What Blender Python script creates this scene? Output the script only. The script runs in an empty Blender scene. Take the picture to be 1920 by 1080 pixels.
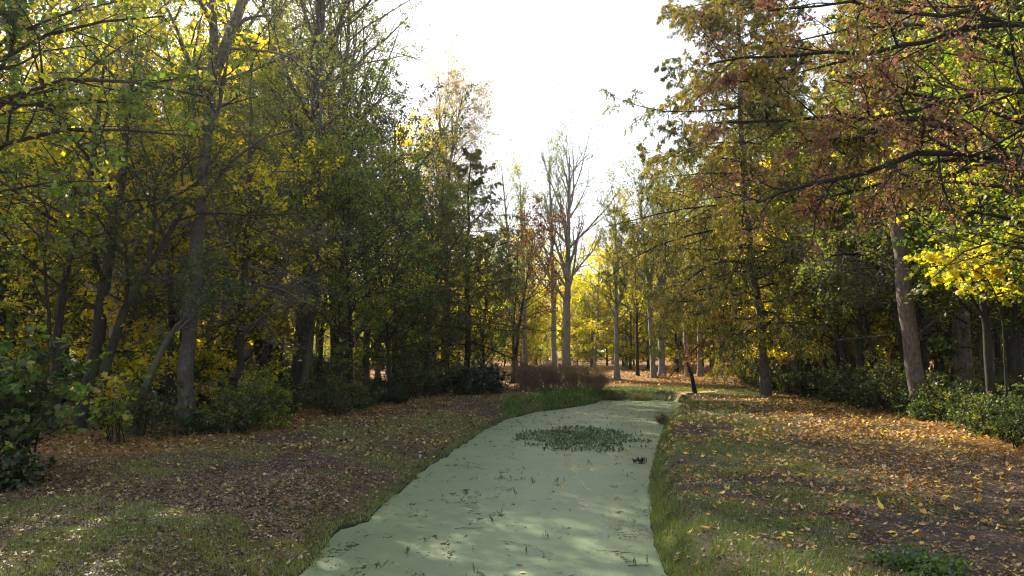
import bpy, math, random
import numpy as np
from math import radians as R, pi

# ------------------------------------------------------------------ camera, sky, sun, exposure
S = bpy.context.scene
COL = S.collection
F = 1400.0 / 1920.0            # focal length in picture widths
CAMZ = 2.5
PITCH = math.atan(120 / 1400)
cam = bpy.data.cameras.new('camera'); cam.sensor_width = 36; cam.lens = 36 * F
cam.clip_start = 0.05; cam.clip_end = 2000
co = bpy.data.objects.new('camera', cam); COL.objects.link(co)
co.location = (0, 0, CAMZ); co.rotation_euler = (pi / 2 + PITCH, 0, 0)
S.camera = co

SUN_AZ = R(-33)     # from +Y towards +X
SUN_EL = R(35)
w = bpy.data.worlds.new('World'); S.world = w; w.use_nodes = True
nt = w.node_tree; nt.nodes.clear()
sky = nt.nodes.new('ShaderNodeTexSky'); sky.sky_type = 'NISHITA'; sky.sun_disc = False
sky.sun_elevation = SUN_EL; sky.sun_rotation = SUN_AZ
sky.air_density = 1.0; sky.dust_density = 3.0; sky.ozone_density = 1.0
bg = nt.nodes.new('ShaderNodeBackground'); bg.inputs['Strength'].default_value = 0.09
wo = nt.nodes.new('ShaderNodeOutputWorld')
# thin bright veil of high cloud: the blue is mixed towards white everywhere
mixn = nt.nodes.new('ShaderNodeMix'); mixn.data_type = 'RGBA'; mixn.inputs['Factor'].default_value = 0.55
mixn.inputs['B'].default_value = (5.4, 5.7, 6.2, 1)
nt.links.new(sky.outputs[0], mixn.inputs['A'])
nt.links.new(mixn.outputs['Result'], bg.inputs[0]); nt.links.new(bg.outputs[0], wo.inputs[0])
HAZE = 0.0003
sl = bpy.data.lights.new('sun', 'SUN'); sl.energy = 5.0; sl.angle = R(0.5); sl.color = (1.0, 0.89, 0.70)
so = bpy.data.objects.new('sun', sl); COL.objects.link(so)
sun_dir = np.array([math.sin(SUN_AZ) * math.cos(SUN_EL), math.cos(SUN_AZ) * math.cos(SUN_EL), math.sin(SUN_EL)])
so.location = tuple(sun_dir * 100)
from mathutils import Vector
so.rotation_euler = Vector(tuple(sun_dir)).to_track_quat('Z', 'Y').to_euler()
S.view_settings.view_transform = 'Standard'; S.view_settings.look = 'None'
S.view_settings.gamma = 1.0; S.view_settings.use_curve_mapping = False
S.view_settings.exposure = 1.7
cy = S.cycles
cy.max_bounces = 7; cy.diffuse_bounces = 5; cy.glossy_bounces = 2; cy.transmission_bounces = 4
cy.transparent_max_bounces = 4; cy.use_denoising = True; cy.caustics_reflective = False; cy.caustics_refractive = False
cy.sample_clamp_indirect = 6.0; cy.filter_width = 1.15

# ------------------------------------------------------------------ helpers
UP = np.array([0, 0, 1.0])

def at(px, py, Y):
    """the world point at distance Y ahead seen at photo pixel px, py"""
    dx = (px - 960) / 1400.0; dy = (540 - py) / 1400.0
    c, s = math.cos(PITCH), math.sin(PITCH)
    d = np.array([dx, c - dy * s, s + dy * c])
    return np.array([0, 0, CAMZ]) + d * (Y / d[1])

def ground(px, py, z=0.0):
    dx = (px - 960) / 1400.0; dy = (540 - py) / 1400.0
    c, s = math.cos(PITCH), math.sin(PITCH)
    d = np.array([dx, c - dy * s, s + dy * c])
    return np.array([0, 0, CAMZ]) + d * ((z - CAMZ) / d[2])

def _h(ix, iy, iz, seed):
    n = (ix.astype(np.int64) * 374761393 + iy.astype(np.int64) * 668265263 + iz.astype(np.int64) * 2147483647 + seed * 144665) & 0x7fffffff
    n = ((n ^ (n >> 13)) * 1274126177) & 0x7fffffff
    n = (n ^ (n >> 16)) & 0xffff
    return n / 65535.0

def vnoise(p, scale=1.0, seed=0):
    p = np.asarray(p, float) / scale
    if p.shape[-1] == 2: p = np.concatenate([p, np.zeros(p.shape[:-1] + (1,))], -1)
    i = np.floor(p).astype(np.int64); f = p - i; f = f * f * (3 - 2 * f)
    r = 0
    for a in (0, 1):
        for b in (0, 1):
            for c in (0, 1):
                wgt = (f[..., 0] if a else 1 - f[..., 0]) * (f[..., 1] if b else 1 - f[..., 1]) * (f[..., 2] if c else 1 - f[..., 2])
                r = r + wgt * _h(i[..., 0] + a, i[..., 1] + b, i[..., 2] + c, seed)
    return r

def fbm(p, scale, seed=0, oct=3):
    s = 0; a = 1; t = 0
    for k in range(oct):
        s = s + a * vnoise(p, scale / 2 ** k, seed + k * 17); t += a; a *= 0.5
    return s / t

def unit(v):
    return v / np.maximum(np.linalg.norm(v, axis=-1, keepdims=True), 1e-9)

def sstep(a, b, x):
    t = np.clip((x - a) / (b - a), 0, 1); return t * t * (3 - 2 * t)

def mesh_from(name, V, faces, mat=None, colors=None, smooth=False):
    """faces: (N,3) or (N,4) int array, or a list of such arrays"""
    me = bpy.data.meshes.new(name)
    if not isinstance(faces, list): faces = [faces]
    faces = [f for f in faces if len(f)]
    V = np.ascontiguousarray(V, dtype=np.float32)
    me.vertices.add(len(V)); me.vertices.foreach_set('co', V.ravel())
    loops = np.concatenate([f.ravel() for f in faces]).astype(np.int32)
    tot = np.concatenate([np.full(len(f), f.shape[1]) for f in faces]).astype(np.int32)
    start = np.concatenate([[0], np.cumsum(tot)[:-1]]).astype(np.int32)
    me.loops.add(len(loops)); me.loops.foreach_set('vertex_index', loops)
    me.polygons.add(len(tot)); me.polygons.foreach_set('loop_start', start)
    try: me.polygons.foreach_set('loop_total', tot)
    except Exception: pass
    if colors is not None:
        a = me.color_attributes.new('tint', 'FLOAT_COLOR', 'POINT')
        c = np.ones((len(V), 4), np.float32); c[:, :3] = colors
        a.data.foreach_set('color', c.ravel())
    if smooth: me.polygons.foreach_set('use_smooth', np.ones(len(tot), bool))
    me.update(calc_edges=True)
    if mat: me.materials.append(mat)
    return me

def link(name, me, parent=None, kind=None, label=None):
    o = bpy.data.objects.new(name, me); COL.objects.link(o)
    if parent: o.parent = parent
    if kind: o['kind'] = kind
    if label: o['label'] = label
    return o

def thing(name, label, cat, loc=(0, 0, 0), group=None, data=None):
    o = bpy.data.objects.new(name, data); COL.objects.link(o); o.location = tuple(loc)
    o['label'] = label; o['category'] = cat
    if group: o['group'] = group
    return o

def copy_thing(src, loc, rz, sc, label, group, tilt=0):
    r = src.copy(); COL.objects.link(r); r.location = tuple(loc)
    r.rotation_euler = (tilt, 0, rz); r.scale = (sc, sc, sc); r['label'] = label; r['group'] = group
    for ch in src.children:
        c = ch.copy(); COL.objects.link(c); c.parent = r
    return r

# ------------------------------------------------------------------ materials
def new_mat(name):
    m = bpy.data.materials.new(name); m.use_nodes = True
    m.node_tree.nodes.clear()
    return m, m.node_tree.nodes, m.node_tree.links

def leaf_mat(name, trans=0.6, gloss=0.03, warm=(1.2, 1.3, 0.38), rough=0.5, var=0.35):
    m, N, L = new_mat(name)
    out = N.new('ShaderNodeOutputMaterial')
    at_ = N.new('ShaderNodeAttribute'); at_.attribute_name = 'tint'
    oi = N.new('ShaderNodeObjectInfo')
    hsv = N.new('ShaderNodeHueSaturation')
    mr = N.new('ShaderNodeMapRange'); mr.inputs['To Min'].default_value = 1 - var; mr.inputs['To Max'].default_value = 1 + var
    L.new(oi.outputs['Random'], mr.inputs['Value']); L.new(mr.outputs[0], hsv.inputs['Value'])
    L.new(at_.outputs['Color'], hsv.inputs['Color'])
    df = N.new('ShaderNodeBsdfDiffuse'); tr = N.new('ShaderNodeBsdfTranslucent')
    mul = N.new('ShaderNodeMix'); mul.data_type = 'RGBA'; mul.blend_type = 'MULTIPLY'; mul.inputs['Factor'].default_value = 1
    mul.inputs['B'].default_value = (*warm, 1)
    L.new(hsv.outputs[0], mul.inputs['A']); L.new(hsv.outputs[0], df.inputs[0]); L.new(mul.outputs['Result'], tr.inputs[0])
    mx = N.new('ShaderNodeMixShader'); mx.inputs[0].default_value = trans
    L.new(df.outputs[0], mx.inputs[1]); L.new(tr.outputs[0], mx.inputs[2])
    gl = N.new('ShaderNodeBsdfGlossy'); gl.inputs['Roughness'].default_value = rough; gl.inputs[0].default_value = (1, 1, 1, 1)
    mx2 = N.new('ShaderNodeMixShader'); mx2.inputs[0].default_value = gloss
    L.new(mx.outputs[0], mx2.inputs[1]); L.new(gl.outputs[0], mx2.inputs[2])
    L.new(mx2.outputs[0], out.inputs[0])
    return m

def bark_mat(name, c1, c2, scale=6.0, stretch=0.25, patch=None, moss=None, bump=0.6, rough=0.9):
    m, N, L = new_mat(name)
    out = N.new('ShaderNodeOutputMaterial'); b = N.new('ShaderNodeBsdfPrincipled')
    tc = N.new('ShaderNodeTexCoord'); mp = N.new('ShaderNodeMapping'); mp.inputs['Scale'].default_value = (1, 1, stretch)
    L.new(tc.outputs['Object'], mp.inputs[0])
    no = N.new('ShaderNodeTexNoise'); no.inputs['Scale'].default_value = scale * 3; no.inputs['Detail'].default_value = 6; no.inputs['Roughness'].default_value = 0.7
    L.new(mp.outputs[0], no.inputs[0])
    cr = N.new('ShaderNodeValToRGB'); cr.color_ramp.elements[0].position = 0.36; cr.color_ramp.elements[1].position = 0.66
    cr.color_ramp.elements[0].color = (*c1, 1); cr.color_ramp.elements[1].color = (*c2, 1)
    L.new(no.outputs['Fac'], cr.inputs[0]); col = cr.outputs[0]
    def over(colr, sc, lo, hi, st):
        nonlocal col
        mp2 = N.new('ShaderNodeMapping'); mp2.inputs['Scale'].default_value = (1, 1, st); mp2.inputs['Location'].default_value = (sc, 3, 7)
        L.new(tc.outputs['Object'], mp2.inputs[0])
        n2 = N.new('ShaderNodeTexNoise'); n2.inputs['Scale'].default_value = sc; n2.inputs['Detail'].default_value = 5
        L.new(mp2.outputs[0], n2.inputs[0])
        r2 = N.new('ShaderNodeMapRange'); r2.inputs['From Min'].default_value = lo; r2.inputs['From Max'].default_value = hi
        L.new(n2.outputs['Fac'], r2.inputs['Value'])
        mm = N.new('ShaderNodeMix'); mm.data_type = 'RGBA'; L.new(r2.outputs[0], mm.inputs['Factor'])
        L.new(col, mm.inputs['A']); mm.inputs['B'].default_value = (*colr, 1); col = mm.outputs['Result']
    if patch: over(patch, 2.2, 0.5, 0.6, 0.8)
    if moss: over(moss, 1.7, 0.5, 0.68, 0.5)
    L.new(col, b.inputs['Base Color']); b.inputs['Roughness'].default_value = rough
    b.inputs['Specular IOR Level'].default_value = 0.2
    bp = N.new('ShaderNodeBump'); bp.inputs['Strength'].default_value = bump; bp.inputs['Distance'].default_value = 0.03
    L.new(no.outputs['Fac'], bp.inputs['Height']); L.new(bp.outputs[0], b.inputs['Normal'])
    L.new(b.outputs[0], out.inputs[0])
    return m

M_LEAF = leaf_mat('leaf')
M_GLOW = leaf_mat('thin_yellow_leaf', trans=0.72, warm=(1.3, 1.3, 0.4), gloss=0.02)
M_NEEDLE = leaf_mat('needle', trans=0.3, warm=(1.3, 1.1, 0.5), gloss=0.02)
M_DRY = leaf_mat('dry_leaf', trans=0.2, gloss=0.05, warm=(1.2, 1, 0.6), var=0.25)
M_GRASS = leaf_mat('grass_blade', trans=0.3, gloss=0.05, warm=(1.1, 1.2, 0.5), var=0.0)
M_GLOSSY = leaf_mat('evergreen_leaf', trans=0.15, gloss=0.04, rough=0.5)
M_KEYS = leaf_mat('dull_red_cluster', trans=0.45, gloss=0.02, warm=(1.15, 1.0, 0.7))
B_DARK = bark_mat('dark_bark', (0.012, 0.010, 0.008), (0.042, 0.034, 0.026), moss=(0.03, 0.04, 0.014))
B_GREY = bark_mat('grey_bark', (0.024, 0.021, 0.018), (0.08, 0.072, 0.06), moss=(0.06, 0.07, 0.03))
B_BIRCH = bark_mat('flaky_pale_bark', (0.028, 0.024, 0.02), (0.14, 0.127, 0.107), scale=4, stretch=0.6, patch=(0.07, 0.06, 0.05), moss=(0.05, 0.055, 0.03), bump=1)
B_LIME = bark_mat('smooth_grey_bark', (0.13, 0.125, 0.115), (0.3, 0.29, 0.27), moss=(0.11, 0.12, 0.07), bump=0.4)
B_LARCH = bark_mat('brown_bark', (0.06, 0.045, 0.036), (0.2, 0.155, 0.125), scale=5, stretch=0.3, moss=(0.07, 0.07, 0.035), bump=1.0)
B_MOSS = bark_mat('mossy_dark_bark', (0.012, 0.011, 0.009), (0.045, 0.038, 0.028), moss=(0.035, 0.05, 0.012))
B_TWIG = bark_mat('dead_grey_twig', (0.055, 0.048, 0.044), (0.14, 0.125, 0.115), bump=0.2)
B_PINK = bark_mat('fine_twig', (0.10, 0.08, 0.066), (0.22, 0.18, 0.15), bump=0.1)

# ------------------------------------------------------------------ branch growing (whole levels at once)
def frames(P):
    T = np.empty_like(P); T[:, 1:-1] = P[:, 2:] - P[:, :-2]; T[:, 0] = P[:, 1] - P[:, 0]; T[:, -1] = P[:, -1] - P[:, -2]
    T = unit(T); m = unit(P[:, -1] - P[:, 0])
    ref = np.where(np.abs(m[:, 2:3]) < 0.8, UP, np.array([1.0, 0.13, 0]))
    n1 = unit(np.cross(T, ref[:, None, :])); n2 = np.cross(T, n1)
    return T, n1, n2

def tubes(P, Rr, sides, lump=0.0, seed=0):
    N, K, _ = P.shape
    T, n1, n2 = frames(P)
    a = np.linspace(0, 2 * pi, sides, endpoint=False)
    rr = Rr[:, :, None] * np.ones(sides)
    if lump: 
        rr = rr * (1 + lump * (np.random.RandomState(seed).rand(N, K, sides) - 0.5) * 2)
    V = P[:, :, None, :] + rr[..., None] * (np.cos(a)[:, None] * n1[:, :, None, :] + np.sin(a)[:, None] * n2[:, :, None, :])
    V = V.reshape(-1, 3)
    base = (np.arange(N) * K * sides)[:, None, None] + (np.arange(K - 1) * sides)[None, :, None]
    j = np.arange(sides)[None, None, :]; j2 = (j + 1) % sides
    Fq = np.stack([base + j, base + j2, base + sides + j2, base + sides + j], -1).reshape(-1, 4)
    return V, Fq

def grow(rng, start, dirs, length, r0, K=5, wob=0.15, trop=0.0, taper=0.25, tropk=None):
    N = len(start); P = np.empty((N, K, 3)); P[:, 0] = start; d = unit(dirs)
    st = (length / (K - 1))[:, None]
    for k in range(1, K):
        t = trop if tropk is None else tropk[min(k - 1, len(tropk) - 1)]
        d = unit(d + rng.normal(0, wob, (N, 3)) + UP * t)
        P[:, k] = P[:, k - 1] + d * st
    Rr = r0[:, None] * np.linspace(1, taper, K)[None, :] ** 0.9
    return P, Rr

def sprout(rng, P, Rr, n, t0=0.15, t1=1.0, ang=50, angv=12, lfrac=0.5, lvar=0.3, K=4, wob=0.15, trop=0.0,
           rs=0.55, flat=1.0, shape=None, taper=0.3, minr=0.004, lenabs=None, tropk=None, tip=True):
    """children along every branch of P"""
    N, Kp, _ = P.shape
    T, n1, n2 = frames(P)
    L = np.linalg.norm(np.diff(P, axis=1), axis=-1).sum(1)
    idx = np.repeat(np.arange(N), n); M = len(idx)
    t = (np.tile(np.arange(n), N) + rng.rand(M)) / n * (t1 - t0) + t0
    x = t * (Kp - 1); i = np.minimum(x.astype(int), Kp - 2); f = (x - i)[:, None]
    pos = P[idx, i] * (1 - f) + P[idx, i + 1] * f
    tan = T[idx, i]; a1 = n1[idx, i]; a2 = n2[idx, i]
    rad = Rr[idx, i] * (1 - f[:, 0]) + Rr[idx, i + 1] * f[:, 0]
    phi = np.tile(np.arange(n), N) * 2.4 + rng.rand(N)[idx] * 6.28 + rng.normal(0, 0.4, M)
    if callable(ang): A = ang(t)
    else: A = ang
    A = np.radians(A + rng.normal(0, angv, M))
    side = np.cos(phi)[:, None] * a1 + np.sin(phi)[:, None] * a2
    if flat != 1.0: side = unit(side * np.array([1, 1, flat]))
    d = np.cos(A)[:, None] * tan + np.sin(A)[:, None] * side
    sh = shape(t) if shape else (1.15 - 0.75 * t)
    base = L[idx] * lfrac if lenabs is None else lenabs
    ln = base * sh * (1 + rng.uniform(-lvar, lvar, M))
    r0 = np.maximum(np.minimum(rad * rs, rad * 0.9), minr)
    return grow(rng, pos, d, np.maximum(ln, 0.03), r0, K, wob, trop, taper, tropk)

LEAF_SHAPES = {}
def leaves(rng, C, size, palette, aspect=0.6, up=0.3, down=0.0, svar=0.35, clump=1.3, lobed=False, cseed=0, dirs=None, bright=0.25):
    """one small folded face (or a five-lobed maple leaf) per centre"""
    n = len(C); C = np.asarray(C)
    nr = unit(rng.normal(0, 1, (n, 3)) + UP * up * 2)
    ax = rng.normal(0, 1, (n, 3)) - UP * down * 2
    if dirs is not None: ax = ax * 0.5 + dirs * 1.5
    ax = unit(ax - nr * (ax * nr).sum(1, keepdims=True)); bx = np.cross(nr, ax)
    s = size * (1 + rng.uniform(-svar, svar, n))[:, None]
    pal = np.array([p[:3] for p in palette]); wg = np.array([p[3] for p in palette], float); wg /= wg.sum()
    cw = np.cumsum(wg)
    q = np.clip(fbm(C, clump, 31 + cseed, 2) * 1.9 - 0.45, 0, 0.999)       # clumps of one hue
    q = np.where(rng.rand(n) < 0.4, rng.rand(n), q)
    ci = np.minimum(np.searchsorted(cw, q), len(pal) - 1)
    col = pal[ci] * (1 + rng.uniform(-bright, bright, n))[:, None]
    if not lobed:
        fold = nr * s * 0.18
        V = np.stack([C - ax * s * 0.5, C + bx * s * aspect * 0.5 + fold, C + ax * s * 0.5, C - bx * s * aspect * 0.5 + fold], 1)
        k = 4; Fq = (np.arange(n) * 4)[:, None] + np.arange(4)[None]
        if aspect < .4:      # needle tufts: one slim triangle each
            V = np.stack([C - ax * s * 0.5 - bx * s * aspect * .6, C + ax * s * 0.6, C - ax * s * .5 + bx * s * aspect * .6], 1)
            k = 3; Fq = (np.arange(n) * 3)[:, None] + np.arange(3)[None]
    else:
        th, rd = maple_outline()
        k = len(th) + 1
        pts = [C + nr * s * 0.04]
        for a, r_ in zip(th, rd):
            pts.append(C + (ax * math.cos(a) * r_ + bx * math.sin(a) * r_) * s * 0.5 - nr * s * (0.12 * r_ * r_))
        V = np.stack(pts, 1)
        m = len(th); tri = np.array([[0, 1 + j, 1 + (j + 1) % m] for j in range(m)])
        Fq = ((np.arange(n) * k)[:, None, None] + tri[None]).reshape(-1, 3)
    return V.reshape(-1, 3), Fq, np.repeat(col, k, 0)

def maple_outline():
    th = [0, 22, 48, 72, 108, 135, 180, 225, 252, 288, 312, 338]
    rd = [1.0, .62, .95, .6, .78, .5, .4, .5, .78, .6, .95, .62]
    return [R(a) for a in th], rd

def along(rng, P, n, t0=0.2, jit=0.06):
    N, K, _ = P.shape
    idx = np.repeat(np.arange(N), n); t = (t0 + (1 - t0) * rng.rand(len(idx))) * (K - 1)
    i = np.minimum(t.astype(int), K - 2); f = (t - i)[:, None]
    return P[idx, i] * (1 - f) + P[idx, i + 1] * f + rng.normal(0, jit, (len(idx), 3)), unit(P[idx, i + 1] - P[idx, i])

class Mesh:
    def __init__(s): s.V = []; s.F = []; s.C = []; s.n = 0
    def add(s, V, Fc, C=None):
        s.V.append(V); s.F.append(Fc + s.n); s.n += len(V)
        if C is not None: s.C.append(C)
    def build(s, name, mat, smooth=False):
        V = np.concatenate(s.V)
        q = [f for f in s.F if f.shape[1] == 4]; t = [f for f in s.F if f.shape[1] == 3]
        fs = ([np.concatenate(q)] if q else []) + ([np.concatenate(t)] if t else [])
        return mesh_from(name, V, fs, mat, np.concatenate(s.C) if s.C else None, smooth)

def trunk_line(rng, H, r0, K=14, lean=(0, 0), wob=0.03, spine=None, top=0.15, flare=0.5):
    if spine is None:
        t = np.linspace(0, 1, K)
        P = np.zeros((K, 3)); P[:, 2] = t * H - 0.15 * (t == 0)
        w1 = np.cumsum(rng.normal(0, wob * H / K * 2, (K, 2)), 0); w1 -= w1[0]
        P[:, 0] = w1[:, 0] + lean[0] * t ** 1.2 * H; P[:, 1] = w1[:, 1] + lean[1] * t ** 1.2 * H
    else:
        S_ = np.array(spine, float)
        d = np.concatenate([[0], np.cumsum(np.linalg.norm(np.diff(S_, axis=0), axis=1))]); d /= d[-1]
        t = np.linspace(0, 1, K)
        P = np.stack([np.interp(t, d, S_[:, i]) for i in range(3)], 1)
        for _ in range(2): P[1:-1] = (P[:-2] + 2 * P[1:-1] + P[2:]) / 4
        P[1:-1] += rng.normal(0, wob * 0.5, (K - 2, 3)) * np.array([1, 1, 0.2])
        H = np.linalg.norm(P[-1] - P[0])
    Rr = r0 * (top + (1 - top) * (1 - t) ** 0.85)
    Rr = Rr * (1 + flare * np.exp(-t * H / 0.35))
    return P[None], Rr[None]

G_YG = [(.065, .115, .014, 3), (.13, .175, .018, 4), (.24, .25, .02, 3), (.38, .31, .025, 1)]
G_GREEN = [(.04, .08, .014, 3), (.065, .12, .018, 4), (.10, .145, .02, 2), (.2, .2, .022, 1)]
G_DKGREEN = [(.02, .038, .012, 3), (.035, .058, .018, 4), (.055, .075, .018, 1)]
G_YELLOW = [(.28, .30, .018, 2), (.50, .44, .022, 4), (.62, .52, .028, 4), (.55, .38, .028, 1)]
G_GOLD = [(.17, .18, .03, 2), (.28, .26, .04, 3), (.34, .29, .05, 3), (.40, .30, .07, 1)]
G_OLIVE = [(.055, .075, .02, 3), (.10, .12, .03, 4), (.17, .16, .04, 2)]
G_RED = [(.10, .028, .022, 3), (.17, .05, .03, 3), (.2, .1, .04, 1)]
G_MAROON = [(.10, .06, .05, 3), (.15, .10, .08, 4), (.21, .16, .12, 2)]
G_PINK = [(.24, .16, .10, 3), (.36, .25, .13, 2), (.42, .32, .1, 2)]
G_ORANGE = [(.30, .16, .05, 2), (.2, .11, .04, 2)]

def prof_round(t): return 0.45 + 0.75 * np.sin(np.clip(t, 0, 1) * pi) ** 0.8
def prof_cone(t): return 1.12 - t * 0.95
def prof_fan(t): return 1.0 - 0.35 * t

def make_tree(name, label, cat, loc, seed, H=12, r0=0.16, cb=0.3, n1=22, L1=0.3, prof=prof_round, a1=lambda t: 75 - 35 * t,
              trop1=0.05, wob1=0.12, n2=7, L2=0.45, a2=50, trop2=0.0, n3=5, L3=0.45, trop3=-0.05, flat=1.0,
              nl=8, lsize=0.11, aspect=0.65, pal=G_YG, bark=None, twigbark=None, lmat=None, lean=(0, 0), spine=None, wob0=0.03,
              jit=0.08, up=0.3, down=0.2, group=None, lobed=False, sides=10, r1s=0.5, limbs=False, extra=None, nl2=0,
              tropk1=None, leafdir=False, clump=1.3, top=0.15, tn2=0.2, a3=50, K3=3, minr=0.005, flare=.5, lf=1.0, bright=.25, K0=14, bare3=False, ewob=0.06, EK=7):
    rng = np.random.RandomState(seed)
    bark = bark or B_DARK; twigbark = twigbark or bark; lmat = lmat or M_LEAF
    root = thing(name, label, cat, loc, group)
    l = np.array(loc, float)
    if spine is not None: spine = np.array(spine) - l
    P0, R0 = trunk_line(rng, H, r0, K0, lean, wob0, spine, top, flare)
    V, Fq = tubes(P0, R0, sides, 0.07, seed)
    link('trunk', mesh_from(name + '_trunk', V, Fq, bark, None, True), root)
    allP = [P0]; P1s = []; R1s = []
    Hh = np.linalg.norm(P0[0, -1] - P0[0, 0])
    if n1:
        P1, R1 = sprout(rng, P0, R0, n1, cb, 0.99, a1, 9, lenabs=Hh * L1, shape=lambda t: prof((t - cb) / (1 - cb)), K=7,
                        wob=wob1, trop=trop1, rs=r1s, taper=0.2, tropk=tropk1, minr=0.008)
        P1s.append(P1); R1s.append(R1)
    for e in (extra or []):      # big limbs drawn by hand: list of (points, radius)
        Pe, Re = trunk_line(rng, 1, e[1], EK, spine=np.array(e[0]) - l, wob=ewob, top=0.22, flare=0)
        P1s.append(Pe); R1s.append(Re)
    P1 = np.concatenate(P1s); R1 = np.concatenate(R1s)
    twig = Mesh()
    if limbs:
        for k in range(len(P1)):
            V, Fq = tubes(P1[k:k + 1], R1[k:k + 1], 7, 0.06, seed + k)
            link('limb', mesh_from(name + '_limb', V, Fq, bark, None, True), root)
    else:
        V, Fq = tubes(P1, R1, 5); twig.add(V, Fq)
    P2, R2 = sprout(rng, P1, R1, n2, tn2, 1.0, a2, 12, L2, K=5, wob=0.15, trop=trop2, rs=0.6, flat=flat, minr=minr)
    V, Fq = tubes(P2, R2, 4 if n1 * n2 < 200 else 3); twig.add(V, Fq)
    last = P2
    if n3:
        P3, R3 = sprout(rng, P2, R2, n3, 0.15, 1.0, a3, 14, L3, K=K3, wob=0.18, trop=trop3, rs=0.6, flat=flat, minr=minr * 0.8)
        V, Fq = tubes(P3, R3, 3); last = P3
        if not bare3: twig.add(V, Fq)
    link('branchwork', twig.build(name + '_branchwork', twigbark), root, 'stuff')
    if nl:
        C, D = along(rng, last, nl, 0.1, jit)
        if nl2:
            C2, D2 = along(rng, P2, nl2, 0.3, jit); C = np.concatenate([C, C2]); D = np.concatenate([D, D2])
        if lf < 1:
            keep = vnoise(C, 0.9, seed) < lf + 0.0; C = C[keep]; D = D[keep]
        V, Fq, Cc = leaves(rng, C, lsize, pal, aspect, up, down, lobed=lobed, cseed=seed, dirs=D if leafdir else None, clump=clump, bright=bright)
        link('foliage', mesh_from(name + '_foliage', V, Fq, lmat, Cc), root, 'stuff')
    return root

# ------------------------------------------------------------------ stream outline and terrain
LE = [(558, 1080), (598, 1054), (620, 1010), (631, 993), (693, 977), (710, 955), (736, 931), (772, 904), (801, 878), (838, 855), (873, 830), (912, 805),
      (950, 786), (1008, 772), (1066, 765), (1112, 757)]
RE = [(1251, 1080), (1230, 1022), (1222, 969), (1219, 930), (1220, 897), (1230, 849), (1244, 805), (1251, 786), (1279, 762), (1288, 756), (1240, 751), (1180, 749), (1130, 749)]
LW = [tuple(ground(x, y, 0.0)[:2]) for x, y in LE]; RW = [tuple(ground(x, y, 0.0)[:2]) for x, y in RE]
poly = [(-3.4, -9.0), (-2.75, 2.0)] + LW + [(2.5, 40.5), (-6, 47), (-8, 48.5), (-2, 43.8)][:0] + RW[::-1] + [(1.55, 2.0), (1.5, -9.0)]
POLY = np.array(poly)

def sdist(X, Y):
    """signed distance to the water's edge: negative over water"""
    x = X.ravel(); y = Y.ravel(); A = POLY; B = np.roll(POLY, -1, 0)
    d = np.full(x.shape, 1e9); inside = np.zeros(x.shape, bool)
    for a, b in zip(A, B):
        e = b - a; l2 = (e ** 2).sum() + 1e-12
        t = np.clip(((x - a[0]) * e[0] + (y - a[1]) * e[1]) / l2, 0, 1)
        d = np.minimum(d, np.hypot(x - a[0] - t * e[0], y - a[1] - t * e[1]))
        c = ((a[1] > y) != (b[1] > y)) & (x < (b[0] - a[0]) * (y - a[1]) / (b[1] - a[1] + 1e-12) + a[0])
        inside ^= c
    return np.where(inside, -d, d).reshape(X.shape)

def height(X, Y, sd=None):
    X = np.asarray(X, float); Y = np.asarray(Y, float)
    if sd is None: sd = sdist(X, Y)
    right = sstep(0.0, 1.0, X - (Y - 8) * 0.02 + 0.3)
    bw = 1.5 * (1 - right) + 0.55 * right
    P = np.stack([X, Y], -1)
    wob = (fbm(P, 0.4, 5, 3) - 0.5) * 0.16
    s2 = sd + wob * (sd > -0.4)
    h = np.where(s2 < 0, np.maximum(-0.5, s2 * 0.8), 0.03 + (0.36 + 0.05 * right) * sstep(0, 1, s2 / bw) )
    h = h + np.clip(sd - 1, 0, 12) * 0.012 + np.clip(sd / 2, 0, 1) * ((fbm(P, 3.5, 9, 2) - 0.5) * 0.16 + (fbm(P, 0.7, 3, 2) - 0.5) * 0.06)
    h = h + np.clip(Y - 48, 0, 40) * 0.012 + np.clip(sd - 14, 0, 1e3) * 0.004 * (fbm(P, 30, 2, 2))
    return h
def H1(x, y): return float(height(np.array([x]), np.array([y]))[0])

def axis(segs):
    out = [segs[0][0]]
    for a, b, st in segs:
        n = max(1, int(round((b - a) / st))); out += list(np.linspace(a, b, n + 1)[1:])
    return np.array(out)
gx = axis([(-700, -120, 60), (-120, -40, 8), (-40, -16, 1.2), (-16, -8, .3), (-8, 8, .15), (8, 16, .3), (16, 40, 1.2), (40, 120, 8), (120, 700, 60)])
gy = axis([(-60, -6, 4), (-6, 5, .6), (5, 20, .17), (20, 44, .3), (44, 70, 1), (70, 140, 6), (140, 900, 60)])
GX, GY = np.meshgrid(gx, gy)
SD = sdist(GX, GY); GZ = height(GX, GY, SD)
GP = np.stack([GX, GY], -1)

LEDGE = np.array([(5, -8.2), (12, -8.0), (16, -7.4), (20, -6.3), (27, -4.9), (34, -3.6), (40, -2.6), (46, -1.2), (52, -2.5), (60, -4)])
REDGE = np.array([(5, 10.5), (12, 10.0), (15, 10.2), (22, 11.6), (30, 12.6), (38, 13.0), (44, 14.0), (55, 16.0), (60, 16)])
def left_x(y): return np.interp(y, LEDGE[:, 0], LEDGE[:, 1])
def right_x(y): return np.interp(y, REDGE[:, 0], REDGE[:, 1])

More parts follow.
